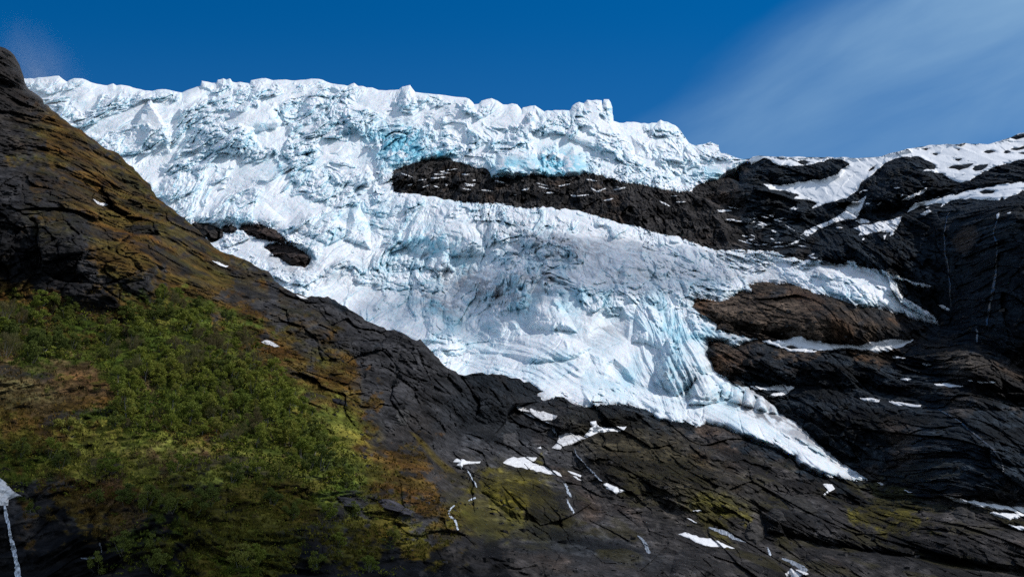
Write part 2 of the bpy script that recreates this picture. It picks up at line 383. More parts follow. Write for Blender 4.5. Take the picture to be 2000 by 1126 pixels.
# ------------------------------------------------------------------ distances
F_BACK = Field([(100,160,2700),(400,170,2700),(800,180,2700),(1200,240,2600),(1440,315,2450),(700,300,2420),(300,320,2350),(300,420,2150),(600,500,1900),
  (1000,250,2500),(1000,345,2250),(800,370,2200),(1350,375,2300),(1000,410,2060),(1300,465,1960),(1500,490,1900),(1000,520,1820),(1000,650,1580),(700,620,1700),(1350,650,1520),(900,740,1400),
  (1500,310,2350),(1700,310,2200),(1990,290,2000),(1600,400,2080),(1850,390,1800),(1850,480,1660),(1990,400,1500),(1990,560,1370),(1990,660,1330),(1990,730,1270),(1840,640,1530),(1700,560,1620),(1600,620,1520),
  (1600,700,1400),(1900,700,1270),(1600,770,1300),(1900,800,1140),(1900,970,940),(1700,938,1130),(1500,870,1170),(1250,810,1210),(1000,760,1250),(1000,850,1010),(1085,790,1170),(1250,900,1020),(910,800,1010),(900,880,745),(940,960,690),
  (1100,960,830),(1500,960,980),(1000,1030,600),(1200,1050,680),(1500,1050,800),(1900,1050,860),(1000,1126,530),(1300,1126,575),(1600,1126,700),(2000,1126,760),(2100,300,1800),(2100,900,1050),
  (500,900,1000),(100,700,1500),(100,1126,800)])
F_HILL = Field([(0,91,850),(60,180,850),(150,252,850),(300,380,880),(430,490,900),(530,540,900),(640,580,900),(740,640,900),(820,665,900),(900,735,930),(1000,745,1040),(1070,775,1140),(1000,800,1010),(930,850,890),(940,760,950),(-100,70,830),
  (0,300,720),(150,330,780),(250,430,780),(0,380,640),(150,440,650),(0,570,590),(150,590,590),(280,590,630),(280,470,680),(400,560,720),
  (0,640,545),(200,640,580),(400,650,630),(600,690,720),(750,740,760),(860,800,800),(0,760,490),(200,760,510),(400,760,550),(600,780,610),(750,860,640),(880,900,690),
  (0,900,430),(200,900,440),(400,900,455),(600,920,480),(800,960,540),(0,1000,405),(300,1000,400),(600,1020,430),(800,1050,470),(985,1010,575),(0,1126,375),(300,1126,370),(600,1126,390),(800,1126,430),(1000,1126,470),(1300,1110,540),(1450,1200,560)])

def dome(u, v, poly, A, w):
    P = np.asarray(poly, np.float32)
    out = np.zeros(u.shape, np.float32)
    m = (u > P[:,0].min()) & (u < P[:,0].max()) & (v > P[:,1].min()) & (v < P[:,1].max())
    if m.any():
        s, _, _ = sdist([poly], u[m], v[m])
        out[m] = A*(1-np.exp(-np.maximum(s, 0)/w))
    return out

# rock bodies standing proud of the slope: outline, relief in metres along the view, roundness
ROCK_DOMES = [
 ([(1340,610),(1356,590),(1430,575),(1489,548),(1552,553),(1640,580),(1740,605),(1810,640),(1790,662),(1690,676),(1580,662),(1480,655),(1400,635)], 60, 26),
 ([(1740,700),(1780,675),(1830,655),(1880,668),(1960,710),(2140,760),(2140,840),(1900,760)], 45, 18),
 ([(1375,690),(1390,660),(1440,675),(1480,662),(1530,690),(1640,690),(1760,705),(1900,760),(1990,800),(1900,800),(1700,760),(1540,750),(1420,740)], 40, 16),
 ([(1505,790),(1540,765),(1600,742),(1700,748),(1850,770),(2140,790),(2140,980),(1850,975),(1760,955),(1690,935),(1620,880),(1560,830)], 55, 40),
 ([(1080,800),(1110,785),(1160,800),(1210,792),(1270,808),(1200,840),(1080,850)], 30, 14),
 ([(1125,862),(1150,842),(1210,830),(1290,826),(1360,840),(1440,880),(1520,935),(1500,1000),(1350,1000),(1190,975),(1115,905)], 55, 45),
 ([(1380,840),(1400,828),(1470,860),(1545,890),(1600,930),(1680,950),(1700,985),(1560,980),(1450,930),(1370,890)], 30, 16),
 ([(940,960),(955,930),(1000,912),(1060,920),(1110,950),(1180,985),(1120,1030),(1000,1010)], 30, 18),
 ([(1480,985),(1520,960),(1600,965),(1700,985),(1850,1000),(2000,1040),(2140,1080),(2140,1150),(1800,1090),(1600,1060),(1500,1040)], 38, 14),
 ([(1250,930),(1380,890),(1520,960),(1480,1040),(1330,1020)], 24, 30),
 ([(1320,1075),(1400,1065),(1520,1085),(1560,1110),(1500,1160),(1300,1150)], 22, 12),
 ([(1600,1070),(1800,1088),(2140,1140),(2140,1200),(1560,1200),(1540,1110)], 26, 10),
 ([(1020,1060),(1150,1050),(1300,1075),(1400,1110),(1300,1200),(1000,1200),(960,1100)], 24, 12),
 ([(1560,520),(1600,470),(1670,440),(1760,410),(1850,395),(1990,385),(2140,380),(2140,700),(1960,690),(1870,640),(1830,590),(1760,550),(1650,520)], 40, 14),
 ([(1668,420),(1690,375),(1730,320),(1772,304),(1820,320),(1840,345),(1870,360),(1800,400)], 45, 14),
 ([(1395,380),(1420,345),(1480,322),(1520,372),(1570,395),(1600,420),(1540,440),(1450,420)], 45, 14),
 ([(1470,320),(1490,306),(1660,318),(1640,345),(1540,362),(1490,355)], 30, 10),
]
def back_noise(u, v, P, fine=True):
    x, z = P[...,0], -P[...,2]/1.7
    wc = sm(1520, 1640, u)*sm(700, 620, v)           # the steep wall on the right: vertical fluting
    wn_ = sm(720, 800, u)*sm(1500, 1400, u)*sm(300, 330, v)*sm(500, 470, v)   # band above the tongue: steep hatching
    c, s = math.cos(R(24)), math.sin(R(24))
    xr = x*c+z*s; yr = -x*s+z*c
    wx = fbm(x/130, z/130, 3, 5)*15
    def field(a, b, sd):
        b = b+wx*0.5
        p1, e1, i1 = facet(a/64, b/32, sd, 19, 19)
        p2, e2, i2 = facet(a/22+0.2*perlin(a/40, b/40, sd+1), b/11.5, sd+1, 11, 10)
        r = 9*ridged(a/150, b/60, 3, sd+2)+p1+p2-3*sm(0.07, 0.0, e1)
        if fine:
            p3, e3, i3 = facet(a/8, b/5, sd+3, 4.6, 4.4)
            r = r+1.2*p3+facet(a/3.4, b/2.4, sd+5, 2.0, 1.8)[0]-2.5*sm(0.10, 0.0, e2)*sm(0.3, 0.6, i2)+2.0*ridged(a/14, b/7, 3, sd+9)
        return r
    r = field(xr, yr, 20)
    t = np.maximum(wc, wn_)
    if (t > 0).any():
        c2, s2 = math.cos(R(100)), math.sin(R(100))
        a2 = x*c2+z*s2; b2 = -x*s2+z*c2
        r2 = field(a2, b2, 40)*0.9
        r = lerp(r, r2, np.clip(t, 0, 1))
    lowz = sm(800, 900, v)
    q = (z+wx*0.5+x*0.12)/30.0; fr = q-np.floor(q)
    r = r+lowz*((sm(0, 0.35, fr)-fr)*20*sm(-0.3, 0.4, fbm(x/90, z/40, 2, 78)))+14*fbm(x/210, z/120, 3, 79)
    if fine:
        r = r+1.8*fbm(x/7, z/7, 3, 77)
    return r*1.45
def d_back(u, v, fine=True):
    Y0 = F_BACK(u, v)
    P = at(u, v, Y0)
    push = np.zeros(u.shape, np.float32)
    for poly, A, w in ROCK_DOMES: push = push+dome(u, v, poly, A*1.6, w*1.25)
    amp = np.clip(Y0/1500, 0.45, 1.2)
    snowy = np.zeros(u.shape, np.float32)
    for poly in (MAIN, BAND[0], HOLLOW[0]):
        p = np.array(poly); m = (u > p[:,0].min()-8) & (v < p[:,1].max()+8) & (v > p[:,1].min()-8)
        if m.any(): snowy[m] = np.maximum(snowy[m], sm(-5, 9, sdist([poly], u[m], v[m])[0]))
    return Y0-push-back_noise(u, v, P, fine)*amp*(1-0.80*snowy)*(1-0.45*dome(u, v, ROCK_DOMES[0][0], 1, 8))

def d_hill(u, v, fine=True):
    Y0 = F_HILL(u, v)
    P = at(u, v, Y0); x, z = P[...,0], -P[...,2]/1.4
    low = sm(860, 980, v)                              # ledges and small cliffs near the foot
    cl = sm(330, 270, u+fbm(u/60, v/60, 3, 3)*50)*sm(330, 390, v)*sm(600, 570, v)   # the dark rock face on the left
    rim = 0.7*sm(70, 0, v-np.interp(u, [p[0] for p in SILH], [p[1] for p in SILH]))
    c, s = math.cos(R(30)), math.sin(R(30))
    xr = x*c+z*s; yr = -x*s+z*c
    w = fbm(x/50, z/50, 3, 12)*9
    slab = 9*ridged(xr/80, (yr+w)/24, 3, 13)+4.5*fbm(xr/26, yr/10, 3, 16)
    cg1, ce1, ci1 = facet((xr+w)/32, (yr+w)/22, 61, 13, 11)
    cg2, ce2, ci2 = facet(xr/12, (yr+w*0.5)/8, 63, 5, 4.5)
    cg3, ce3, ci3 = facet(xr/5, yr/3, 65, 1.6, 1.5)
    crag = cg1+cg2+cg3-3*sm(0.1, 0, ce1)-1.5*sm(0.1, 0, ce2)
    turf = 8*fbm(x/55, z/38, 4, 21)+4.5*ridged(x/26+w*0.04, z/20, 3, 24)*sm(-0.3, 0.4, fbm(x/45, z/45, 2, 29))+1.4*fbm(x/9, z/6, 3, 27)
    q = (z+w)/9.0; fr = q-np.floor(q)
    led = (sm(0.0, 0.4, fr)-fr)*13+1.6*fbm(x/14, z/4, 3, 31)
    q2 = (z+w*1.5+x*0.1)/3.7; fr2 = q2-np.floor(q2)
    led = led+(sm(0.0, 0.4, fr2)-fr2)*5.0*sm(-0.3, 0.3, fbm(x/30, z/12, 2, 36))
    ck = 8*ridged(x/18+w*0.05, z/70, 3, 41)+4*ridged(x/40, z/15, 3, 45)
    rocky = np.clip(sm(430, 620, u)*sm(900, 760, v)+rim*0.6, 0, 1)
    cm = sm(0.02, 0.22, fbm(x/48, z/40, 4, 67))*sm(600, 540, v)
    r = turf*1.25+cm*(crag*0.45+4)
    r = lerp(r, slab*0.5+crag+turf*0.3, rocky*0.85)
    r = lerp(r, led+slab*0.3+crag*0.4, np.clip(0.07+low*0.85-rocky*0.3, 0, 1))
    r = lerp(r, ck*0.6+crag*1.2, cl*0.9)
    if fine: r = r+0.9*fbm(x/3.0, z/2.4, 3, 51)+1.0*ridged(x/8, z/3.5, 2, 55)
    Y = Y0-1.25*r*np.clip(Y0/560, 0.6, 1.4)
    w = seam_w(u, v); m = w > 0
    if m.any():
        Y = np.array(Y); Y[m] = lerp(Y[m], d_back(u[m], v[m], fine)-1.0, w[m])
    return Y

# ------------------------------------------------------------------ ground tints (what grows or lies where, with some shade painted into the rock)
TINT = {'K':(.009,.009,.010),'G':(.037,.036,.038),'R':(.032,.029,.028),'B':(.084,.051,.014),'O':(.080,.068,.013),
        'Y':(.135,.130,.026),'V':(.058,.072,.012),'T':(.100,.064,.030),'.':(.0125,.0175,.0235),'N':(.062,.045,.033)}  # dot: dark rock with the right wall's blue shade painted in
ROWS = [ # one letter per 50 px
 "RRRR....................................",
 "RRRR....................................",
 "RRRR....................................",
 "RRRRR...................................",
 "RRBRRR..................................",
 "RBBRRR..................................",
 "GRBBBRR........RRRRRRRRRRRRRRRRR........",
 "GRBBBBRR.......RRRRRRRRRRRRRRRRR........",
 "KGBBBBRRR......RRRRRRRRRRRRRRRRR........",
 "KKGBBBBRRR......RRRRRRRRRRRRRRRR........",
 "KKKGBBGBBGG................RRRR.........",
 "BKKKKGBBBRGGG..............NNNNNRR......",
 "VBBBBVYVVBGGGGG............NNNNNNRR.....",
 "VVVVVVVVVVBBRGGGGG..........NNNNNNNR....",
 "TVVTVVVVVVBBBGGGGGG........NN........RRR",
 "TTTTTVVVVVVYBBGGGGGGG......RR........RRR",
 "BTBBVVVVVVVVYBGGRGGGGGG......R..........",
 "OBOYYVYBVVVVYYBRRGGGGGGRRRRRR...........",
 "VVYYYYTYYYVVVYOBBRGGGGGRRRRRRRR.........",
 "KGBTBTOOKOOOVVOBBRROOGRRRRRRRRRR.R......",
 "GRBBTKVOOOOOOGOOGBROORRRRRROORRRRROORRRR",
 "KKKKKVOKOOOOOOOOOOKKRRGGRRRRRRRRRRRRRRRR",
 "KKKKKKVKOVOKKKKKKRKKRRGGGRRRRRRRRRRRRRRR",
 "KKKKKKVKOVOKKKKKKRKKRRGGGRRRRRRRRRRRRRRR",
 "KKKKKKVKOVOKKKKKKRKKRRGGGRRRRRRRRRRRRRRR"]
_tm = np.array([[TINT[c] for c in r] for r in ROWS], np.float32)
_tm[6:10, 29:] = TINT['.']
def tint_map(u, v, jitter=34):
    uu = (u+fbm(u/90, v/70, 6, 91, 0.62)*jitter*1.5-25)/50.0; vv = (v+fbm(u/80, v/50, 6, 97, 0.62)*jitter*1.2-24.5)/48.96
    uu = np.clip(uu, 0, 38.999); vv = np.clip(vv, 0, 23.999)
    iu = uu.astype(int); iv = vv.astype(int)
    a = fbm(u/22, v/12, 4, 93)*0.35; b = fbm(u/22, v/12, 4, 98)*0.35
    fu = sm(0.2, 0.8, uu-iu+a)[...,None]; fv = sm(0.2, 0.8, vv-iv+b)[...,None]
    return (_tm[iv,iu]*(1-fu)+_tm[iv,iu+1]*fu)*(1-fv)+(_tm[iv+1,iu]*(1-fu)+_tm[iv+1,iu+1]*fu)*fv
def grid_normal(P):
    a = np.gradient(P, axis=1); b = np.gradient(P, axis=0)
    n = np.cross(b, a); n /= np.linalg.norm(n, axis=-1, keepdims=True)+1e-9
    return n
ZONES = [(960,800,120,75,10,(.013,.0155,.019),.85),(1010,748,110,26,12,(.011,.014,.018),.9),(1180,815,110,30,15,(.013,.015,.018),.8),  # dark ovals here paint shade onto rock faces turned from the sun
 (1270,895,170,62,22,(.042,.034,.017),.8),(1010,955,70,42,15,(.080,.066,.008),.85),(930,1010,70,40,20,(.060,.052,.012),.7),(1050,1030,90,26,12,(.050,.046,.011),.6),
 (1150,1075,180,34,10,(.015,.018,.022),.7),(1750,1075,240,34,8,(.012,.012,.013),.75),(1400,985,70,26,14,(.055,.050,.011),.6),(1740,965,80,18,14,(.050,.046,.012),.7),
 (1540,990,90,26,15,(.015,.016,.018),.6),(1620,760,150,40,14,(.012,.015,.019),.7),(1330,1000,110,30,20,(.030,.026,.021),.6),(1460,690,70,34,30,(.016,.016,.017),.6),(1415,700,26,26,0,(.048,.036,.028),.7),
 (1860,690,90,26,22,(.042,.034,.027),.7),(1760,870,30,60,-15,(.034,.026,.020),.6),(1440,960,60,26,20,(.036,.032,.026),.6)]
def zone_tint(c, u, v):
    w1 = fbm(u/30, v/18, 4, 151); w2 = fbm(u/30, v/18, 4, 157)
    for cu, cv, ru, rv, rot, t, k in ZONES:
        cc, ss = math.cos(R(rot)), math.sin(R(rot)); du = u-cu+w1*26; dv = v-cv+w2*16
        p = (du*cc+dv*ss)/ru; q = (-du*ss+dv*cc)/rv
        c = lerp(c, np.array(t), (k*np.exp(-(p*p+q*q)**2))[...,None])
    return c
def col_back(u, v, s, P):
    c = zone_tint(tint_map(u, v), u, v)
    x, z = P[...,0], -P[...,2]/1.7
    k = fbm(x/40, z/16, 4, 101); st = fbm(x/9, z/60, 3, 105)
    k3 = fbm(x/3.0, z/2.2, 3, 117); wet = sm(0.05, 0.45, fbm(x/60, z/26, 4, 119)); vein = sm(0.5, 0.95, ridged(x/26+0.5*k, z/9+x/60, 3, 143)*0.62)
    wall = sm(1540, 1680, u)*sm(720, 640, v)
    k = lerp(k, fbm(x/14, z/60, 4, 101), wall); wet = lerp(wet, sm(0.05, 0.45, fbm(x/15, z/75, 4, 119)), wall)
    c = c*(1+0.45*k[...,None])*(1+(0.25+0.65*wall[...,None])*st[...,None])*(1+0.45*k3[...,None])*(1-0.55*wet[...,None])*(1+1.1*(vein*(1-wall))[...,None]*(1-wet[...,None]))
    rust = sm(0.35, 0.8, fbm(x/70, z/40, 3, 109))[...,None]
    c = lerp(c, c*np.array([1.5,1.1,0.8]), rust*0.7)
    pale = dome(u, v, [(1855,470),(1880,440),(1905,436),(1915,460),(1900,485),(1885,500),(1865,490)], 1, 5)[...,None]
    c = lerp(c, np.array([.062,.046,.036])*(1+0.4*st[...,None]), pale*0.8)
    rd = dome(u, v, [(1530,570),(1540,555),(1590,570),(1620,590),(1600,600),(1560,590)], 1, 8)[...,None]
    c = lerp(c, np.array([.062,.030,.017]), rd*0.6)
    ledge = sm(0.55, 0.8, grid_normal(P)[...,2])[...,None]
    low = (sm(860, 960, v)*sm(0.1, 0.5, fbm(x/35, z/12, 4, 113)))[...,None]*ledge
    c = lerp(c, np.array([.040,.034,.009]), low*0.5)
    return np.clip(c, .004, .5)
HZONES = [(150,290,150,90,40,(.060,.042,.017),.6),(330,440,170,60,42,(.074,.056,.015),.7),(240,380,120,50,40,(.080,.054,.014),.6),(470,520,110,30,38,(.060,.046,.018),.6),(25,150,45,70,20,(.028,.022,.018),.8),
 (110,420,60,60,30,(.050,.044,.016),.5),(600,640,90,40,35,(.052,.040,.018),.5),(640,740,70,50,45,(.090,.068,.014),.6),(690,840,40,70,-35,(.140,.130,.022),.6),(400,900,260,36,5,(.130,.118,.034),.5),(80,745,110,40,0,(.120,.085,.040),.6)]
def col_hill(u, v, s, P):
    c = zone_tint(tint_map(u, v, 40), u, v)
    for cu, cv, ru, rv, rot, t, k in HZONES:
        cc, ss = math.cos(R(rot)), math.sin(R(rot)); du = u-cu; dv = v-cv
        k = k*np.exp(-(((du*cc+dv*ss)/ru)**2+((-du*ss+dv*cc)/rv)**2)**2)*sm(-0.5, 0.2, fbm(u/26, v/14, 4, 153))
        c = lerp(c, np.array(t), k[...,None])
    x, z = P[...,0], -P[...,2]/1.4
    n = grid_normal(P); flat = sm(0.18, 0.55, n[...,2])[...,None]
    rock = np.array([.020,.019,.020])*(1+0.35*fbm(x/14, z/5, 3, 121)[...,None])
    veg = sm(0.005, 0.018, c[...,0:1]-c[...,2:3])        # plants hold to the ledges, bare rock shows on the risers
    c = lerp(c, rock, (1-flat)*veg*0.5)
    k = fbm(x/15, z/10, 4, 125)[...,None]; k2 = fbm(x/4, z/2.5, 3, 129)[...,None]
    c = c*(1+0.6*k)*(1+0.4*k2)*(1-0.5*sm(0.2, 0.6, fbm(x/10, z/5, 3, 141)))[...,None]
    hue = fbm(x/26, z/14, 3, 133)[...,None]
    c = lerp(c, c*np.array([1.25,0.95,0.8]), np.clip(hue, 0, 1)*veg)
    c = lerp(c, c*np.array([0.8,1.08,0.9]), np.clip(-hue, 0, 1)*veg)
    slabs = np.maximum(sm(0.45, 0.7, fbm(x/24, z/16, 3, 137)), 0.65*sm(0.16, 0.36, fbm(x/48, z/40, 4, 67))*sm(600, 540, v))[...,None]
    c = lerp(c, rock, slabs*0.8)
    c = lerp(c, col_back(u, v, s, P), seam_w(u, v)[...,None])
    yl = dome(u, v, [(795,838),(812,845),(835,865),(862,895),(888,915),(895,925),(870,922),(845,900),(820,870)], 1, 4)[...,None]
    c = lerp(c, np.array([.085,.062,.008])*(1+0.3*k2), yl*0.85)
    return np.clip(c, .004, .5)

back = build_surface('mountainside', [BACK], 1.4, lambda u, v, s: d_back(u, v)+60*np.exp(-np.maximum(s,0)/5)*(v < 400), col_back, M_ROCK, 300,
                     cull=lambda u, v: sdist(ICES, u, v)[0] > np.where(v < 280, 10, 22))
tag(back, 'dark wet gneiss mountainside around and below the glacier', None, None, 'structure')
hill = build_surface('hillside', [HILL], 1.7, lambda u, v, s: d_hill(u, v)+22*np.exp(-np.maximum(s,0)/4)*(v < 700), col_hill, M_HILL, 150)
tag(hill, 'steep mossy slope with grass ledges and dark crags on the left', None, None, 'structure')

# ------------------------------------------------------------------ glacier
BLADES = [ # tall leaning ice faces turned to the left: outline, reach
 ([(220,306),(240,270),(266,232),(288,196),(297,193),(312,222),(326,252),(338,296),(300,316),(250,318)], 46),
 ([(962,300),(985,278),(1003,262),(1022,238),(1034,214),(1042,211),(1046,240),(1043,288),(1000,300)], 46),
 ([(1128,246),(1134,214),(1147,197),(1176,198),(1178,236),(1160,250)], 16),
 ([(776,214),(785,174),(802,170),(806,200),(800,220)], 20),
 ([(440,250),(452,214),(500,196),(540,200),(548,250),(500,268)], 34),
 ([(1005,235),(1018,216),(1024,212),(1026,236)], 12),
]
ICE_FORMS = [
 ([(1124,240),(1131,199),(1147,195),(1175,196),(1196,210),(1199,240),(1210,262),(1140,262)], 18, 5),
 ([(960,342),(975,300),(1000,290),(1040,292),(1048,300),(1055,330),(1062,343),(1010,350)], 38, 9),
 ([(1098,345),(1104,305),(1120,285),(1140,300),(1150,325),(1150,340)], 40, 9),
 ([(640,345),(670,325),(715,320),(735,352),(715,366),(660,362)], 25, 6),
 ([(1040,745),(1100,738),(1180,742),(1250,757),(1330,774),(1395,781),(1440,802),(1500,828),(1580,880),(1700,932),(1690,960),(1560,930),(1300,860),(1040,790)], 46, 14),
 ([(1345,790),(1352,752),(1368,732),(1385,730),(1398,745),(1408,765),(1408,785),(1380,790)], 40, 7),
 ([(1380,727),(1400,726),(1420,735),(1433,750),(1432,775),(1415,782),(1404,760)], 22, 5),
 ([(1424,784),(1430,752),(1446,751),(1453,772),(1450,792)], 24, 4),
 ([(1452,794),(1452,756),(1464,755),(1476,772),(1474,798)], 24, 4),
 ([(1478,800),(1478,768),(1490,776),(1502,790),(1500,806)], 22, 4),
 ([(1503,808),(1506,792),(1516,798),(1524,812)], 18, 4),
 ([(1275,745),(1290,690),(1310,650),(1350,640),(1395,712),(1390,728),(1340,760),(1320,775)], 42, 14),
 ([(1232,668),(1240,600),(1256,580),(1275,600),(1300,640),(1330,650),(1310,690),(1260,670)], 26, 10),
 ([(1030,640),(1035,590),(1060,575),(1090,580),(1110,610),(1130,650),(1080,645)], 30, 9),
 ([(975,610),(985,570),(1010,560),(1040,575),(1030,600)], 22, 8),
 ([(775,470),(800,440),(860,425),(905,430),(935,452),(940,480),(890,500),(820,500)], 34, 16),
 ([(880,500),(900,470),(925,455),(945,470),(950,500)], 22, 7),
 ([(830,525),(840,500),(865,490),(885,505),(890,530)], 24, 7),
 ([(905,555),(915,535),(950,528),(990,520),(1030,530),(1045,550),(1000,575),(950,580)], 24, 9),
 ([(1005,470),(1010,450),(1060,447),(1120,455),(1150,470),(1130,500),(1060,500)], 26, 10),
 ([(1185,520),(1195,500),(1240,490),(1300,500),(1330,520),(1300,540),(1220,545)], 22, 9),
 ([(1140,540),(1160,550),(1140,600),(1120,560)], 18, 6),
 ([(760,640),(800,600),(850,575),(880,590),(900,640),(960,680),(1010,690),(940,690),(860,700)], 26, 12),
 ([(980,690),(1010,655),(1060,650),(1120,660),(1160,680),(1120,700),(1040,710)], 24, 9),
 ([(1180,740),(1185,710),(1200,700),(1225,720),(1240,752)], -16, 6),
 ([(1150,660),(1158,625),(1180,600),(1215,598),(1228,625),(1226,665),(1190,670)], -26, 14),
 ([(1060,332),(1062,305),(1080,300),(1098,310),(1098,335)], -30, 5),
 ([(1586,540),(1592,525),(1600,515),(1612,528),(1626,546)], 16, 4),
 ([(670,470),(685,410),(705,400),(720,440),(725,490)], 26, 7),
 ([(560,440),(590,410),(640,400),(670,440),(640,480)], 28, 10),
 ([(420,430),(440,400),(520,395),(560,430),(520,445)], 26, 8),
 ([(1095,262),(1120,250),(1180,275),(1230,320),(1190,310),(1130,280)], 24, 7),
 ([(1240,300),(1230,262),(1300,270),(1345,300),(1380,330),(1330,330)], 24, 9),
 ([(375,300),(390,215),(460,195),(540,200),(560,240),(500,260),(470,300)], 34, 10),
 ([(560,250),(600,200),(680,190),(730,215),(700,260),(620,270)], 30, 9),
 ([(770,215),(785,172),(804,172),(812,200),(806,225)], 18, 5),
]
def roughmap(u, v):
    """0 on smooth flowing ice, 1 in the broken icefalls"""
    r = np.full(u.shape, 0.75, np.float32)
    def blob(cu, cv, ru, rv, val, rot=0):
        nonlocal r
        c, s = math.cos(R(rot)), math.sin(R(rot))
        a = (u-cu)*c+(v-cv)*s; b = -(u-cu)*s+(v-cv)*c
        w = np.exp(-((a/ru)**2+(b/rv)**2)**2); r = lerp(r, val, w)
    blob(700, 240, 800, 110, 1.0)
    blob(1100, 425, 380, 26, 0.12, 11)
    blob(1560, 515, 220, 26, 0.2, 12)
    blob(980, 490, 320, 100, 0.95)
    blob(1000, 690, 250, 60, 0.28, 20)
    blob(820, 610, 110, 40, 0.7, 30)
    blob(1110, 720, 200, 36, 0.16, 10)
    blob(1400, 840, 340, 45, 0.10, 25)
    blob(1330, 670, 80, 90, 0.95)
    blob(1130, 600, 110, 45, 0.8)
    blob(1350, 510, 140, 45, 0.7)
    blob(1680, 575, 140, 30, 0.8, 22)
    blob(520, 520, 110, 30, 0.45, 30)
    return r
def blobs(u, v, items):
    r = np.zeros(u.shape, np.float32)
    for cu, cv, ru, rv, a, rot in items:
        c, s = math.cos(R(rot)), math.sin(R(rot))
        p = (u-cu)*c+(v-cv)*s; q = -(u-cu)*s+(v-cv)*c
        r = np.maximum(r, a*np.exp(-((p/ru)**2+(q/rv)**2)))
    return r
def ice_patch(u, v):
    P = at(u, v, F_BACK(u, v)); x, z = P[...,0], -P[...,2]/2.2
    wx = fbm(x/90, z/90, 3, 201); wz = fbm(x/110, z/80, 3, 205)
    return sm(-0.22, 0.26, fbm(x/115+0.4*wx, z/75+0.3*wz, 5, 251, 0.55))
def ice_relief(u, v, P):
    x, z = P[...,0], -P[...,2]/2.2
    rg = roughmap(u, v)
    wx = fbm(x/90, z/90, 3, 201); wz = fbm(x/110, z/80, 3, 205)
    big = 26*fbm(x/130, z/110, 3, 209)
    # broken patches between smooth snow ramps
    patch = sm(-0.22, 0.26, fbm(x/115+0.4*wx, z/75+0.3*wz, 5, 251, 0.55))
    midw = blobs(u, v, [(900,500,260,110,1,18),(1200,560,220,70,0.9,8),(760,440,140,60,0.9,0),(1600,560,180,40,0.8,20)])
    # ice steps across the flow: faces and snowy treads
    q = (z+wz*60+wx*24+12*perlin(x/28, z/60, 260)+x*0.10)/52.0; fr = q-np.floor(q)
    amp = sm(-0.35, 0.4, fbm(x/110, z/60, 3, 213))
    face = sm(0.3, 0.5, fr)*amp
    steps = (sm(0.0, 0.38, fr)-fr)*24*amp
    # seracs: tilted blocks in three sizes, taller than wide, with open joints between
    def knob(a, b, seed, A, G, lean):
        p, e, i = facet(a, b, seed, 0.5*A, G, 0.95, lean)
        f1, f2, cid = voronoi(a, b, seed, 0.95)
        return p+A*(0.45+1.3*cid)*np.clip(1-(f1/0.78)**2, 0, 1), e, i
    p1, e1, i1 = knob((x+wx*24+z*0.2)/24, (z+wz*22)/22, 3, 19, 11, 0.10)
    p2, e2, i2 = knob((x+wx*15+z*0.15)/10.5, (z+wz*12)/10, 5, 8.4, 5.2, 0.10)
    p3, e3, i3 = knob((x+wx*8)/5.4, (z+wz*7)/4.6, 9, 4.4, 3.2, 0.10)
    p4, e4, i4 = facet((x+wx*4)/2.6, (z+wz*4)/2.5, 15, 1.9, 1.5)
    chute = 5*ridged((x+wx*12)/21, z/85, 3, 253)
    fine = 2.0*ridged(x/9, z/20, 3, 221)
    crack = np.maximum(sm(0.14, 0.0, e1), 0.8*sm(0.16, 0.0, e2)*sm(0.45, 0.7, i2))
    rough = steps*0.35+chute*patch+lerp(0.10+0.45*midw, 1.1, patch)*(p1*(1-0.35*midw)+p2*(1+0.25*midw)+p3+p4)+fine*patch-2.5*crack*lerp(0.2, 1, patch)
    # flowing ice: long folds down the fall line, thin crevasses
    c, s = math.cos(R(26)), math.sin(R(26))
    a = x*c+z*s; b = -x*s+z*c
    fl = 9*fbm(a/150, (b+wx*12)/26, 3, 231)+3*ridged(a/80, (b+wx*8)/9, 2, 235)
    cre = -5*sm(0.06, 0.0, np.abs(perlin(a/30, b/70, 239)))*sm(0.0, 0.5, perlin(a/90, b/90, 241))
    fcr = sm(0.07, 0.0, np.abs(perlin(a/26+wx, b/8, 271)))*sm(0.0, 0.4, perlin(x/50, z/40, 273))
    fcr = np.maximum(fcr, sm(0.06, 0.0, np.abs(perlin(a/9, b/30, 275)))*sm(0.05, 0.4, perlin(x/45, z/45, 277)))
    smooth = fl*1.2-2.2*fcr+3.0*fbm(x/22, z/18, 3, 279)+cre+0.8*fbm(x/6, z/5, 2, 243)
    # ribbed ice wall above the lower tongue
    wr = np.exp(-(((u-1330)/85)**2+((v-705)/85)**2)**2)
    rib = 14*ridged((x+wx*10)/13, (z+x*0.4)/80, 3, 245)
    r = lerp(smooth, rough, rg)+big
    r = lerp(r, r*0.45+rib, wr*0.85)
    push = np.zeros(u.shape, np.float32)
    for poly, A, w in ICE_FORMS:
        push = push+dome(u+wx*4, v+wz*3, poly, A*(0.7 if A == 46 else 1.35), w)
    for poly, A in BLADES:
        p = np.asarray(poly, np.float32)
        m = (u > p[:,0].min()) & (u < p[:,0].max()) & (v > p[:,1].min()) & (v < p[:,1].max())
        if m.any():
            wu, wv = fbm(u[m]/14, v[m]/14, 3, 261)*5, fbm(u[m]/14, v[m]/14, 3, 266)*5
            sd = sdist([poly], u[m]+wu, v[m]+wv)[0]
            h = (v[m]-p[:,1].min())/(p[:,1].max()-p[:,1].min()); w = (u[m]-p[:,0].min())/(p[:,0].max()-p[:,0].min())
            k = sm(0, 9, sd)*sm(1.0, 0.6, h)
            push[m] += k*A*(1.0-1.5*h+1.0*w)*(1-0.0*h); r[m] = lerp(r[m], r[m]*0.7, k)
    return r*1.0+push, rg, np.maximum(crack, 0.8*fcr), amp
_ice = {}
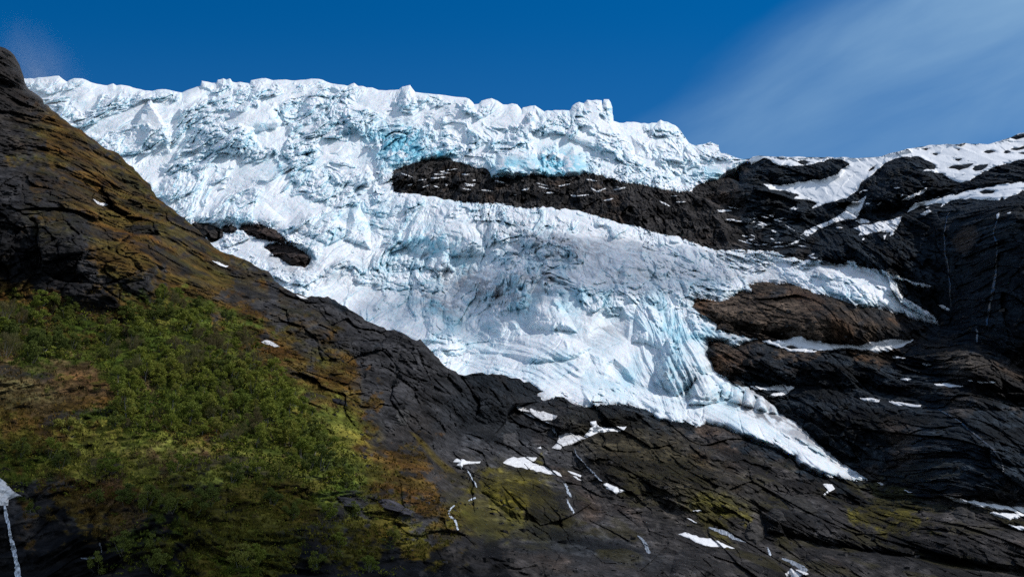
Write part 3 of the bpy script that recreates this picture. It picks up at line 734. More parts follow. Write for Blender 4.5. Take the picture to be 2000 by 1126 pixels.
def d_ice(u, v, s):
    Y0 = F_BACK(u, v); P = at(u, v, Y0)
    r, rg, crack, amp = ice_relief(u, v, P)
    edge = 1-np.exp(-np.maximum(s, 0)/7.0)
    thick = lerp(22, 7, sm(690, 760, v)*sm(1460, 1380, u))
    sky_d = np.maximum(0, v-np.interp(u, *SKY_I))
    crest = (u < 1445)*np.exp(-sky_d/4.0)
    Y = Y0-thick*edge-r*(0.35+0.65*edge)+45*crest
    _ice['patch'] = ice_patch(u, v)
    _ice['rg'] = rg; _ice['crack'] = crack
    m = (s < 34) & (v > 250)
    Y = np.array(Y)
    Y[m] = np.minimum(Y[m], d_back(u[m], v[m], True)-sm(0.0, 5.0, s[m])*np.minimum(7, thick[m]*0.5)+1.5)
    return Y
def col_ice(u, v, s, P):
    x, z = P[...,0], -P[...,2]/2.2
    n = grid_normal(P); rg, crack = _ice['rg'], _ice['crack']
    k = fbm(x/30, z/22, 4, 301); k2 = fbm(x/7, z/6, 3, 305)
    snow = np.array([.82,.84,.87]); ice = np.array([.45,.635,.72]); blue = np.array([.16,.52,.66]); dirt = np.array([.30,.30,.32])  # the dirt grey also serves for painted cloud shade
    steep = sm(0.62, 0.15, n[...,2]+0.15*k)
    bare = np.clip(steep*0.70*(0.35+0.65*rg)+0.25*crack*rg, 0, 1)
    mid = blobs(u, v, [(1000,560,420,150,1,15),(1300,680,160,120,0.9,0),(1350,790,300,70,0.6,20)])
    lowi = blobs(u, v, [(1310,690,150,110,1,0),(1350,800,330,60,0.9,22),(1000,690,260,60,0.55,18),(1120,610,120,60,0.8,0),(1190,640,70,60,0.9,0)])
    bare = np.clip(bare+mid*0.42*sm(-0.3, 0.5, k)+lowi*(0.30+0.35*sm(-0.4, 0.5, k)), 0, 1)
    bare = np.clip(bare*lerp(0.55, 1.15, _ice['patch'])+0.22*_ice['patch']*rg*sm(-0.3, 0.5, k2+k), 0, 1)
    c = lerp(snow, ice, bare[...,None])
    deep = np.clip(crack*(0.4+0.6*steep)*1.2*(0.45+0.55*rg), 0, 1)*sm(-0.4, 0.4, k+0.2)
    cy = blobs(u, v, [(780,285,60,34,1.0,10),(800,305,50,14,0.8,-15),(865,302,24,8,0.9,0),(1000,325,42,22,0.75,0),(1090,320,55,26,1.0,0),(1130,325,24,18,0.7,0),
                      (845,475,60,30,0.6,20),(720,420,40,25,0.45,0),(900,500,40,30,0.5,30),(850,600,50,18,0.6,30),(560,330,60,14,0.35,0),(1045,590,50,25,0.4,0),(1320,640,50,40,0.35,0),(1420,760,30,24,0.55,0),(1230,735,20,30,0.4,60),(1390,340,40,14,0.5,0),(1640,585,80,10,0.35,22)])
    cy = np.clip(cy*1.25, 0, 1)*sm(-0.75, 0.15, k+0.6*k2)
    c = lerp(c, blue, np.clip(deep*0.45+cy*0.85, 0, 0.9)[...,None])
    dirt_shade = blobs(u, v, [(1130,480,200,40,0.75,8),(950,560,110,36,0.85,15),(1050,545,90,26,0.8,0),(860,590,60,24,0.7,20),(1250,530,200,50,0.5,5),(1440,530,160,34,0.55,5),(1590,800,60,16,0.0,0),  # dirt, with mid-ice cloud shade and the left serac's shaded face painted in
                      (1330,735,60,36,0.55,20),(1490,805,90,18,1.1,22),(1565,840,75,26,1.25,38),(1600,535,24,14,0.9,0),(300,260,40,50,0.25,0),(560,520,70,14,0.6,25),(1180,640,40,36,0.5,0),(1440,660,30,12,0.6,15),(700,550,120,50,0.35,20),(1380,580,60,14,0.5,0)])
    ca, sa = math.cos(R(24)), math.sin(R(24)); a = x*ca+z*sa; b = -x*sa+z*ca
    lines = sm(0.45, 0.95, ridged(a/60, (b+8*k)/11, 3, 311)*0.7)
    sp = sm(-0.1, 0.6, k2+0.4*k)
    d = np.clip(dirt_shade*(0.20+0.60*lines+0.45*sp)+0.28*lines*mid*(1-0.5*rg)+0.10*sp*mid, 0, 0.92)
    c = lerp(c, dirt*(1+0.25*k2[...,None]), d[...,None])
    gr = dome(u, v, [(1435,770),(1460,790),(1520,805),(1560,822),(1575,840),(1520,832),(1460,812),(1425,792)], 1, 5)*sm(-0.3, 0.3, k2)
    c = lerp(c, np.array([.06,.06,.065]), gr[...,None]*0.8)
    dark_marks = dome(u, v, [(1285,715),(1300,708),(1312,725),(1308,742),(1292,738)], 1, 4)*sm(-0.1, 0.4, k2)+dome(u, v, [(1330,765),(1400,775),(1440,800),(1400,788),(1340,780)], 1, 3)*sm(-0.2, 0.3, k2)  # ragged near-black marks in the ice colour, no cavity modelled
    c = lerp(c, np.array([.08,.09,.10]), np.clip(dark_marks, 0, 1)[...,None]*0.7)
    grime = sm(16, 2, s)*sm(420, 560, v)*sm(-0.35, 0.35, k2+0.6*k)
    c = lerp(c, dirt*0.8, 0.75*grime[...,None])
    c = c*(1+0.04*k2[...,None])
    return np.clip(c, .02, .93)
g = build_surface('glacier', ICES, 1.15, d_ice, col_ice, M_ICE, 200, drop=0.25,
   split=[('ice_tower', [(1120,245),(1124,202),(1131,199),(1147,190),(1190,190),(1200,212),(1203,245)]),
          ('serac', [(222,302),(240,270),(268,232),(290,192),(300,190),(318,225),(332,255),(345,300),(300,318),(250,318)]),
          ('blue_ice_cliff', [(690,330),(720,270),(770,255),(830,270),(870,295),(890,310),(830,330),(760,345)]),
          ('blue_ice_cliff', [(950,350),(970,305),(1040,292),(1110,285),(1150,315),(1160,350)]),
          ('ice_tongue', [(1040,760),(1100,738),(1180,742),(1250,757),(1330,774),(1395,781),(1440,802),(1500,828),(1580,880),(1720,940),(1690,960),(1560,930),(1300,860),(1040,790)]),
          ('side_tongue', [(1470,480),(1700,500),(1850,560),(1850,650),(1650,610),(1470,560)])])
tag(g[0], 'huge white and blue crevassed glacier pouring down between dark rock walls', 'glacier')
g[2]['label'] = 'grey pointed pyramid of ice'
g[3]['label'] = 'turquoise ice wall left of the rock band'
g[4]['label'] = 'turquoise ice wall with a cave above the rock band'
g[5]['label'] = 'smooth narrow tongue of grey-blue ice at the foot'
# ------------------------------------------------------------------ rock knobs showing through the ice, boulders
def col_knob(base):
    def f(u, v, s, P):
        x, z = P[...,0], -P[...,2]
        k = fbm(x/14, z/7, 4, 401)[...,None]; k2 = fbm(x/3, z/2, 3, 405)[...,None]
        return np.clip(np.array(base)*(1+0.45*k)*(1+0.35*k2), .008, .4)
    return f
def d_knob(A, w, base):
    def f(u, v, s):
        Y = base(u, v); P = at(u, v, Y); x, z = P[...,0], -P[...,2]
        return Y-A*(1-np.exp(-np.maximum(s,0)/w))-2.5*ridged(x/14+z/20, z/6, 3, 411)*np.clip(s/4, 0, 1)
    return f
OUTCROPS = [(HOLES[0], (.058,.042,.036), 'dark brown hump of bare rock showing through the ice, largest of the upper ones'),
            (HOLES[1], (.050,.038,.034), 'dark rock hump in the ice just below the longer hump'),
            (HOLES[2], (.034,.029,.028), 'smallest dark rock knob poking out of the ice beside snow'),
            (HOLES[3], (.034,.030,.028), 'dark rock hump between the ice edge and the mossy slope')]
for poly, base, lab in OUTCROPS:
    o = build_surface('rock_outcrop', [poly], 1.3, d_knob(22, 9, lambda u, v: d_back(u, v, False)), col_knob(base), M_ROCK, 40)
    tag(o, lab, 'rock outcrop', 'rock humps showing through the glacier')
def ring(cu, cv, ru, rv, n=14, seed=0, rough=0.22, rot=0):
    r = np.random.default_rng(seed); t = np.linspace(0, 2*np.pi, n, endpoint=False)
    k = 1+rough*r.uniform(-1, 1, n); c, s = math.cos(R(rot)), math.sin(R(rot))
    x, y = np.cos(t)*ru*k, np.sin(t)*rv*k
    return [(cu+a*c-b*s, cv+a*s+b*c) for a, b in zip(x, y)]
BOULDERS = [((998,858,18,13),(.070,.068,.070),'rounded pale grey boulder on dark rock above the upper snow patch','b'),
            ((1560,985,34,14),(.038,.036,.034),'long broken crag below the tip of the ice tongue','b'),
            ((1515,1008,22,13),(.034,.032,.031),'blocky dark crag on the brown slope left of the long crag','b'),
            ((1475,1040,18,20),(.050,.046,.043),'squared grey rock block standing above the lower cliff','b'),
            ((1885,1006,26,13),(.045,.043,.042),'jagged grey boulder pile below the long snow strip at right','b'),
            ((665,785,16,7),(.020,.020,.023),'small dark boulder in the ochre grass','h'),
            ((785,812,14,17),(.060,.058,.056),'pale slab standing at the top of the yellow moss streak','h'),
            ((680,980,24,10),(.034,.035,.040),'dark flat boulder at the grass ledge below the shrubs','h'),
            ((770,990,38,11),(.050,.048,.056),'smooth grey slab lying bare in the ochre grass','h')]
for i, ((cu, cv, ru, rv), base, lab, on) in enumerate(BOULDERS):
    o = build_surface('boulder', [ring(cu, cv, ru, rv, 13, 50+i, 0.2, 20 if ru > rv else 0)], 1.0,
                      d_knob(9 if on == 'b' else 4, 5, (lambda u, v: d_back(u, v, False)-2) if on == 'b' else (lambda u, v: d_hill(u, v, False)-1)), col_knob(base), M_ROCK, 25)
    tag(o, lab, 'boulder')

# ------------------------------------------------------------------ snow
def d_snow(base, lift):
    def f(u, v, s):
        k = 1-np.exp(-np.maximum(s, 0)/2.5)
        a = base(u, v, False); b = base(u, v, True)
        return np.minimum(lerp(b, a, 0.75)-lift*k, b-0.5-lift*0.3*k)
    return f
def col_snow(dirty):
    def f(u, v, s, P):
        k = fbm(u/7, v/4, 4, 421)[...,None]; k2 = fbm(u/1.8, v/1.5, 2, 425)[...,None]
        c = np.array([.84,.85,.87])*np.ones(u.shape+(1,))
        d = np.clip(dirty*(0.75+0.5*k+0.6*k2), 0, 0.85)
        d = np.clip(d+0.45*np.exp(-np.maximum(s, 0)/1.6)[...,None]*(0.6+0.8*k2), 0, .85)
        return np.clip(lerp(c, np.array([.27,.25,.25]), d)+0.02*k, .05, .92)
    return f
SNOWS = [ # label, category, dirt, on, outlines
 ('broad white snowfield draped over the rounded top of the right mountain','snowfield',0.0,'b',[MAIN]+MH),
 ('long snow band slanting down from the right edge across the dark cliff top','snowfield',0.0,'b',BAND),
 ('hooked snow patch on a shelf of the dark cliff','snow patch',0.0,'b',[[(1666,445),(1688,438),(1727,432),(1751,425),(1762,422),(1755,439),(1744,459),(1737,461),(1741,450),(1713,453),(1685,459),(1676,460),(1681,453)]]),
 ('long snow gully running down to the left below the big snowfield','snow patch',0.0,'b',[[(1692,382),(1687,396),(1678,420),(1671,427),(1643,431),(1615,441),(1597,448),(1576,462),(1562,459),(1580,448),(1601,438),(1625,427),(1646,415),(1660,397),(1680,390)]]),
 ('small oval snow patch left of the snowfield tip','snow patch',0.0,'b',[[(1541,408),(1552,403),(1562,407),(1552,410)]]),
 ('thin slanting snow streak above the snow band on the cliff','snow patch',0.0,'b',[[(1758,393),(1775,382),(1790,376),(1811,366),(1807,375),(1783,387)]]),
 ('small snow pocket under the slanting band','snow patch',0.0,'b',[[(1797,418),(1813,408),(1820,413),(1807,421)]]),
 ('tiny snow pocket at the head of the right waterfall','snow patch',0.0,'b',[[(1946,418),(1952,415),(1951,424),(1947,428)]]),
 ('small snow lens between the snow gully and the hooked patch','snow patch',0.0,'b',[[(1670,431),(1683,426),(1696,430),(1700,434),(1680,437)]]),
 ('small hanging snow tip below the hooked patch','snow patch',0.0,'b',[[(1725,460),(1732,457),(1727,469)]]),
 ('lone snow patch at the foot of the dark wall','snow patch',0.05,'b',[[(1832,595),(1841,595),(1856,604),(1853,607),(1840,602)]]),
 ('wide snowfield in the hollow below the brown rock dome','snowfield',0.12,'b',HOLLOW),
 ('thin snow strip just below the end of the hollow snowfield','snow patch',0.05,'b',[[(1741,695),(1769,698),(1765,701),(1745,699)]]),
 ('thin snow sliver under the rounded brown knob','snow patch',0.05,'b',[[(1799,709),(1821,712),(1808,714)]]),
 ('flat snow strip on the dark rock, left of the two upper strips','snow patch',0.0,'b',[[(1823,749),(1846,747),(1884,753),(1860,756),(1830,753)]]),
 ('flat snow strip on the dark rock nearest the right edge','snow patch',0.0,'b',[[(1888,742),(1920,744),(1951,745),(1923,748)]]),
 ('small snow dash on dark rock left of the flat strips','snow patch',0.0,'b',[[(1756,740),(1772,737),(1782,740),(1765,743)]]),
 ('left half of the broken snow strip across the dark dome','snow patch',0.05,'b',[[(1678,776),(1695,776),(1720,779),(1716,785),(1688,784)]]),
 ('right half of the broken snow strip across the dark dome','snow patch',0.05,'b',[[(1734,783),(1755,784),(1800,790),(1797,794),(1755,792)]]),
 ('forked snow patch behind the broken ice front','snow patch',0.0,'b',[[(1464,753),(1496,756),(1510,752),(1524,750),(1552,756),(1541,765),(1513,776),(1496,772),(1517,767),(1531,762),(1496,762),(1475,761)]]),
 ('long snow strip in the gully at the lower right edge','snow patch',0.0,'b',[[(1835,966),(1877,973),(1923,980),(1965,987),(2000,989),(2080,1000),(2080,1020),(2000,1008),(1972,1015),(1950,1008),(1923,1000),(1940,998),(1985,1002),(1980,997),(1937,993),(1900,985),(1870,979)]]),
 ('lowest snow patch at the lower right edge','snow patch',0.0,'b',[[(1968,1022),(2000,1028),(2060,1035),(2060,1048),(2000,1035),(1976,1028)]]),
 ('crooked snow patch just below the tip of the ice tongue','snow patch',0.0,'b',[[(1606,944),(1625,945),(1631,954),(1620,960),(1611,967),(1608,965),(1617,956)]]),
 ('thin snow rim leading away from the ice tongue tip','snow patch',0.0,'b',[[(1704,938),(1720,941),(1736,948),(1722,947)]]),
 ('tiny snow dash right of the tongue tip','snow patch',0.0,'b',[[(1762,955),(1783,960),(1775,962)]]),
 ('white snow wedge on the dark ledge near the bottom centre','snow patch',0.1,'b',[[(1324,1042),(1338,1038),(1366,1049),(1387,1050),(1412,1060),(1436,1070),(1405,1067),(1380,1066),(1358,1058),(1343,1050)]]),
 ('thin slanting snow streak above the white wedge','snow patch',0.05,'b',[[(1338,1009),(1350,1013),(1364,1021),(1354,1020)]]),
 ('faint snow dash above the slanting streak','snow patch',0.15,'b',[[(1351,997),(1372,996),(1362,999)]]),
 ('snow patch cut by the bottom edge under a small fall','snow patch',0.2,'b',[[(1533,1119),(1545,1108),(1569,1113),(1580,1120),(1556,1128),(1540,1136)]]),
 ('grey dirty snow patch in a rock cleft below the smooth ice','snow patch',0.42,'b',[[(1005,790),(1017,793),(1045,800),(1070,806),(1089,811),(1084,818),(1063,821),(1042,816),(1014,804)]]),
 ('thin curved snow streak alone on the left of the dark rocks','snow patch',0.05,'b',[[(875,817),(890,821),(902,822),(920,822),(934,820),(919,825),(902,826),(888,824)]]),
 ('white anchor shaped snow patch below the ice','snow patch',0.0,'b',[[(1140,851),(1148,842),(1155,833),(1152,823),(1164,821),(1166,828),(1172,833),(1189,835),(1224,832),(1220,838),(1213,841),(1185,842),(1164,846),(1147,854)]]),
 ('dirty grey snow fan beside the anchor shaped patch','snow patch',0.45,'b',[[(1091,849),(1115,844),(1130,849),(1145,856),(1122,865),(1101,870),(1094,877),(1077,874),(1087,865),(1090,857)]]),
 ('ragged snow patch at the end of the yellow moss streak','snow patch',0.1,'b',[[(875,901),(885,898),(891,894),(912,899),(939,900),(937,904),(905,908),(902,917),(888,909),(895,904)]]),
 ('large dirty snow patch above the mossy rock hump','snow patch',0.25,'b',[[(982,903),(990,896),(1003,891),(1018,892),(1031,891),(1049,892),(1046,898),(1038,903),(1063,910),(1087,919),(1098,930),(1080,926),(1063,923),(1035,916),(1007,912)]]),
 ('short snow streak right of the large dirty patch','snow patch',0.05,'b',[[(1107,918),(1122,922),(1137,928),(1134,931),(1115,924)]]),
 ('faint thin snow streak below the short one','snow patch',0.2,'b',[[(1117,928),(1130,934),(1141,939),(1128,936)]]),
 ('square white snow patch at the end of the long rill','snow patch',0.05,'b',[[(1177,945),(1185,942),(1205,950),(1224,959),(1203,964),(1185,954)]]),
 ('tiny snow dash left of the dirty fan','snow patch',0.05,'b',[[(1049,874),(1056,871),(1058,876)]]),
 ('grey old snowbank above the waterfall at the left edge','snow patch',0.40,'h',[[(-60,900),(-20,915),(0,933),(14,944),(20,952),(26,958),(35,964),(44,968),(30,970),(17,975),(16,987),(0,987),(-60,980)]]),
 ('small bright snow sliver high on the left slope','snow patch',0.0,'h',[[(180,387),(187,391),(196,396),(212,400),(203,403),(190,398)]]),
 ('short bright snow sliver on the left slope near the ice edge','snow patch',0.0,'h',[[(408,505),(427,511),(448,519),(441,522),(425,516)]]),
 ('small snow remnant on the rim of the left slope','snow patch',0.1,'h',[[(577,574),(590,578),(602,583),(590,583)]]),
 ('mottled pale snow remnant below the crag beside shrubs','snow patch',0.4,'h',[[(509,667),(520,663),(530,666),(540,672),(547,677),(535,677),(520,672)]]),
]
for i, (lab, cat, dirt, on, polys) in enumerate(SNOWS):
    pp = [jag(p, 300+i, 2.0, 4) for p in polys]
    big = cat == 'snowfield'
    name = 'snowfield' if big else 'snow_patch'
    base = d_back if on == 'b' else d_hill
    o = build_surface(name, pp, 1.3 if big else 0.8, d_snow(base, 9.0 if big else (6.0 if on == 'b' else 2.0)), col_snow(dirt+(0.04 if big else 0.16)), M_SNOW, 14, smooth=True)
    tag(o, lab, cat, 'patches of old snow lying on the rocks')
def sliver(cu, cv, L, wd, rot, seed):
    r = np.random.default_rng(seed); c, s = math.cos(R(rot)), math.sin(R(rot)); n = 5
    t = np.linspace(-1, 1, n); up = [(a*L, -wd*(1-a*a)*r.uniform(.6, 1.2)-0.3) for a in t]; dn = [(a*L, wd*(1-a*a)*r.uniform(.6, 1.2)+0.3) for a in t[::-1][1:-1]]
    return [(cu+x*c-y*s, cv+x*s+y*c) for x, y in up+dn]
NUN = [(775,345),(800,335),(860,318),(900,325),(950,345),(1060,352),(1150,348),(1220,366),(1330,385),(1340,400),(1180,395),(1050,385),(960,380),(880,375),(790,368)]
GUL = [(1385,400),(1440,395),(1560,440),(1590,470),(1560,492),(1500,482),(1440,462),(1400,430)]
RGT = [(1600,400),(1680,350),(1800,330),(1880,360),(1990,385),(1990,440),(1700,480),(1600,500),(1540,490)]
spots = []
def scatter(poly, n, L, W_, rot, seed):
    r = np.random.default_rng(seed); p = np.array(poly); k = 0
    while k < n:
        a = r.uniform(p[:,0].min(), p[:,0].max()); b = r.uniform(p[:,1].min(), p[:,1].max())
        if inside([poly], np.array([a]), np.array([b]))[0]:
            spots.append((a, b, r.uniform(*L), r.uniform(*W_), rot+r.uniform(-24, 24), seed)); k += 1
scatter(NUN, 36, (3, 15), (0.7, 2.0), 4, 71)
scatter(GUL, 26, (4, 15), (0.8, 1.9), 8, 72)
scatter(RGT, 16, (3, 8), (0.8, 1.7), -15, 73)
LABS = {71:('small snow streak on a ledge of the dark rock band under the ice cliffs','snow streaks on the rock band'),
        72:('small snow streak in the dark rocky trough right of the rock band','snow streaks in the rocky trough'),
        73:('tiny snow fleck on the dark cliffs below the right snowfield','snow flecks on the right cliffs')}
spots += [(1463,474,25,1.8,14,72),(1535,479,30,2.0,-8,72),(1556,471,14,2.4,-25,72),(1415,411,16,1.6,2,72),(1330,394,12,1.4,0,72),(1585,497,8,1.6,-20,73),(1590,503,10,1.5,10,73)]
for i, (a, b, L, w_, rt, k) in enumerate(spots):
    o = build_surface('snow_streak', [sliver(a, b, L, w_, rt, 500+i)], 0.7, d_snow(d_back, 3.0), col_snow(0.05), M_SNOW, 8, smooth=True)
    tag(o, LABS[k][0], 'snow streak', LABS[k][1])

# ------------------------------------------------------------------ running water
def ribbon(pts, widths, seed):
    r = np.random.default_rng(seed); n = len(pts); fine = []
    for i in range(n-1):
        for t in np.linspace(0, 1, 5)[:-1]:
            fine.append((pts[i][0]+(pts[i+1][0]-pts[i][0])*t, pts[i][1]+(pts[i+1][1]-pts[i][1])*t, widths[i]+(widths[i+1]-widths[i])*t))
    fine.append((*pts[-1], widths[-1])); f = np.array(fine)
    f[1:-1,0] += r.normal(0, 0.6, len(f)-2)
    d = np.gradient(f[:, :2], axis=0); d /= np.linalg.norm(d, axis=1, keepdims=True)+1e-6
    nn = np.c_[-d[:,1], d[:,0]]; w = f[:,2:3]*(1+0.25*r.uniform(-1, 1, (len(f),1)))/2
    return [tuple(p) for p in f[:, :2]+nn*w]+[tuple(p) for p in (f[:, :2]-nn*w)[::-1]]
def d_water(base, lift):
    return lambda u, v, s: np.minimum(lerp(base(u, v, True), base(u, v, False), 0.6), base(u, v, True))-lift
def col_water(a):
    def f(u, v, s, P):
        k = fbm(u/2.0, v/7, 3, 441)[...,None]
        return np.clip(np.array([.46,.50,.56])*a*(1+0.9*k), .03, .85)
    return f
STREAMS = [
 ('waterfall','white waterfall dropping from the old snowbank at the left edge','waterfall',1.0,'h',[(9,986),(12,1005),(16,1022),(19,1040),(23,1057),(28,1075),(31,1092),(34,1112),(36,1135),(38,1160)],[4,7,6,5,8,9,8,10,11,12]),
 ('stream','thin stream running from the ragged snow patch into the dark cleft','stream',0.75,'b',[(912,917),(918,926),(921,932),(928,944),(931,951)],[2,2.5,2,3,2]),
 ('stream','short white cascade at the foot of the dark cleft','stream',0.95,'h',[(929,971),(922,974),(915,977)],[2.5,4,2]),
 ('stream','white zigzag stream in the ochre grass under the mossy hump','stream',0.9,'h',[(888,986),(880,993),(876,1000),(879,1008),(886,1012),(891,1020),(895,1034)],[2,3.5,3,4,3,4,3]),
 ('stream','broken cascade above the short white fall right of the mossy hump','stream',0.7,'b',[(1102,940),(1106,950),(1109,958),(1115,970)],[3,4,5,3]),
 ('waterfall','short straight white fall right of the mossy hump','waterfall',0.95,'b',[(1107,974),(1112,985),(1117,994),(1121,1001)],[2,3,4,3]),
 ('stream','pale rill curving from the grey snow patch to the dirty fan','stream',0.6,'b',[(1066,824),(1074,829),(1080,836),(1083,843),(1088,850)],[3,4,4,3,3]),
 ('stream','long thin rill running from the dirty fan to the square snow patch','stream',0.45,'b',[(1122,875),(1126,888),(1140,903),(1150,914),(1158,922),(1166,931),(1176,940)],[1.5,2,2,2.5,3,2.5,2]),
 ('waterfall','faint grey veil of water on the lower dark slab','waterfall',0.40,'b',[(1245,1045),(1253,1051),(1259,1060),(1263,1070),(1268,1080)],[2,4,6,7,5]),
 ('stream','white braided cascade above the snow wedge','stream',0.55,'b',[(1384,1029),(1396,1033),(1408,1037),(1424,1042),(1432,1050),(1446,1054),(1458,1058)],[2,5,7,9,6,4,2]),
 ('waterfall','small white curved spout below the braided cascade','waterfall',0.95,'b',[(1498,1068),(1501,1074),(1505,1084)],[2,4,4]),
 ('waterfall','spreading cascade above the bottom snow patch','waterfall',0.5,'b',[(1527,1090),(1540,1094),(1552,1100),(1566,1108),(1576,1114)],[3,5,8,9,6]),
 ('waterfall','thin waterfall down the dark wall, longer one on its left','waterfall',0.045,'b',[(1853,411),(1848,432),(1844,453),(1845,474),(1846,495),(1851,515),(1853,534),(1856,555),(1855,576),(1858,598)],[1.5,1.5,2.5,2,3,2.5,2,2,2,1.5]),
 ('waterfall','thin waterfall down the dark wall near the right edge','waterfall',0.04,'b',[(1948,428),(1943,444),(1940,457),(1947,475),(1948,488),(1946,511),(1945,534),(1941,558),(1936,583),(1931,610),(1926,639)],[2,2,2.5,2.5,2.5,3,4,5,4,4,3]),
 ('stream','long pale rill curving down the dark dome at lower right','stream',0.09,'b',[(1832,798),(1850,808),(1867,818),(1882,829),(1895,840),(1912,854),(1926,865),(1938,875),(1947,886),(1955,897),(1958,909),(1960,921)],[1.5,2,2,3,2.5,3,3,3,3.5,3,3,2]),
 ('waterfall','faint short fall over the lip right of the brown knob','waterfall',0.25,'b',[(1907,642),(1909,652),(1908,668)],[3,4,3]),
 ('stream','small white trickle in the dark crag at lower left','stream',0.45,'h',[(194,1059),(197,1067),(198,1078)],[2,3,2]),
 ('stream','pale wet gleam on the ledge at lower left','stream',0.30,'h',[(158,1089),(170,1090),(184,1088)],[2,3,2]),
]
for i, (nm, lab, cat, a, on, pts, ws) in enumerate(STREAMS):
    base = d_back if on == 'b' else d_hill
    o = build_surface(nm, [ribbon(pts, ws, 600+i)], 0.7, d_water(base, 1.5 if on == 'b' else 0.8), col_water(a), M_WATER, 6, smooth=True)
    tag(o, lab, cat)

# ------------------------------------------------------------------ trees and bushes on the left slope
def leaf_mat(name, tones):
    m, t = new_mat(name); N = t.nodes.new; L = t.links.new
    out = N('ShaderNodeOutputMaterial'); b = N('ShaderNodeBsdfPrincipled'); tr = N('ShaderNodeBsdfTranslucent'); mx = N('ShaderNodeMixShader')
    inf = N('ShaderNodeObjectInfo'); geo = N('ShaderNodeNewGeometry'); cr = N('ShaderNodeValToRGB')
    nz = N('ShaderNodeTexNoise'); nz.inputs['Scale'].default_value = 0.5; L(geo.outputs['Position'], nz.inputs['Vector'])
    ad = N('ShaderNodeMath'); ad.operation = 'MULTIPLY_ADD'; L(inf.outputs['Random'], ad.inputs[0]); ad.inputs[1].default_value = 0.6
    mm = N('ShaderNodeMath'); mm.operation = 'MULTIPLY'; L(nz.outputs[0], mm.inputs[0]); mm.inputs[1].default_value = 0.45; L(mm.outputs[0], ad.inputs[2])
    L(ad.outputs[0], cr.inputs[0])
    e = cr.color_ramp.elements
    e[0].position = 0.1; e[0].color = (*tones[0], 1); e[1].position = 0.85; e[1].color = (*tones[-1], 1)
    for i, c in enumerate(tones[1:-1]):
        k = e.new(0.1+0.75*(i+1)/(len(tones)-1)); k.color = (*c, 1)
    L(cr.outputs[0], b.inputs['Base Color']); L(cr.outputs[0], tr.inputs['Color']); b.inputs['Roughness'].default_value = 0.7; b.inputs['Specular IOR Level'].default_value = 0.15
    mx.inputs[0].default_value = 0.3; L(b.outputs[0], mx.inputs[1]); L(tr.outputs[0], mx.inputs[2]); L(mx.outputs[0], out.inputs[0])
    return m
M_LEAF = leaf_mat('birch_leaves', [(.105,.135,.022),(.150,.180,.026),(.190,.210,.030),(.205,.195,.040)])
M_DARKLEAF = leaf_mat('dark_leaves', [(.070,.092,.020),(.102,.124,.024),(.135,.150,.028)])
M_TWIG = leaf_mat('bare_twigs', [(.075,.058,.024),(.110,.090,.036),(.105,.105,.032)])
M_BARK, tb = new_mat('birch_bark')
bb = tb.nodes.new('ShaderNodeBsdfPrincipled'); ob = tb.nodes.new('ShaderNodeOutputMaterial'); nb = tb.nodes.new('ShaderNodeTexNoise'); nb.inputs['Scale'].default_value = 3
rb = tb.nodes.new('ShaderNodeValToRGB'); rb.color_ramp.elements[0].color = (.03,.026,.022,1); rb.color_ramp.elements[1].color = (.16,.15,.13,1)
tb.links.new(nb.outputs[0], rb.inputs[0]); tb.links.new(rb.outputs[0], bb.inputs['Base Color']); tb.links.new(bb.outputs[0], ob.inputs[0])
def simple_mesh(name, V, Fc, mat):
    me = bpy.data.meshes.new(name); me.from_pydata([tuple(v) for v in V], [], Fc); me.materials.append(mat); me.update(); return me
def crown_mesh(seed, mat, wide, low, nclump, leaf, twiggy=False):
    r = np.random.default_rng(seed); V = []; Fc = []
    cl = []
    for i in range(nclump):
        h = r.uniform(low, 0.95); rad = wide*math.sin(math.pi*min(1, max(0.12, (h-low+0.12)/(1.1-low))))**0.8
        a = r.uniform(0, 2*math.pi); q = rad*math.sqrt(r.uniform(0.05, 1))
        cl.append((q*math.cos(a), q*math.sin(a), h, r.uniform(0.07, 0.17)))
    for cx, cy, cz, cr_ in cl:
        n = int(105*(cr_/0.12)**2)
        for _ in range(n):
            d = r.normal(0, 1, 3); d /= np.linalg.norm(d); p = np.array([cx, cy, cz])+d*cr_*r.uniform(0.35, 1.1)*np.array([1.15, 1.15, 0.85])
            a = r.normal(0, 1, 3); a /= np.linalg.norm(a); b = np.cross(a, r.normal(0, 1, 3)); b /= np.linalg.norm(b)+1e-6
            if twiggy: a = np.array([r.normal(0, .35), r.normal(0, .35), 1.0]); sa, sb = leaf*1.8, leaf*0.22
            else: sa = sb = leaf*r.uniform(0.6, 1.3)
            k = len(V); V += [p-a*sa-b*sb*0.4, p+b*sb, p+a*sa+b*sb*0.4, p-b*sb]; Fc.append((k, k+1, k+2, k+3))
    return simple_mesh('crown', V, Fc, mat), cl
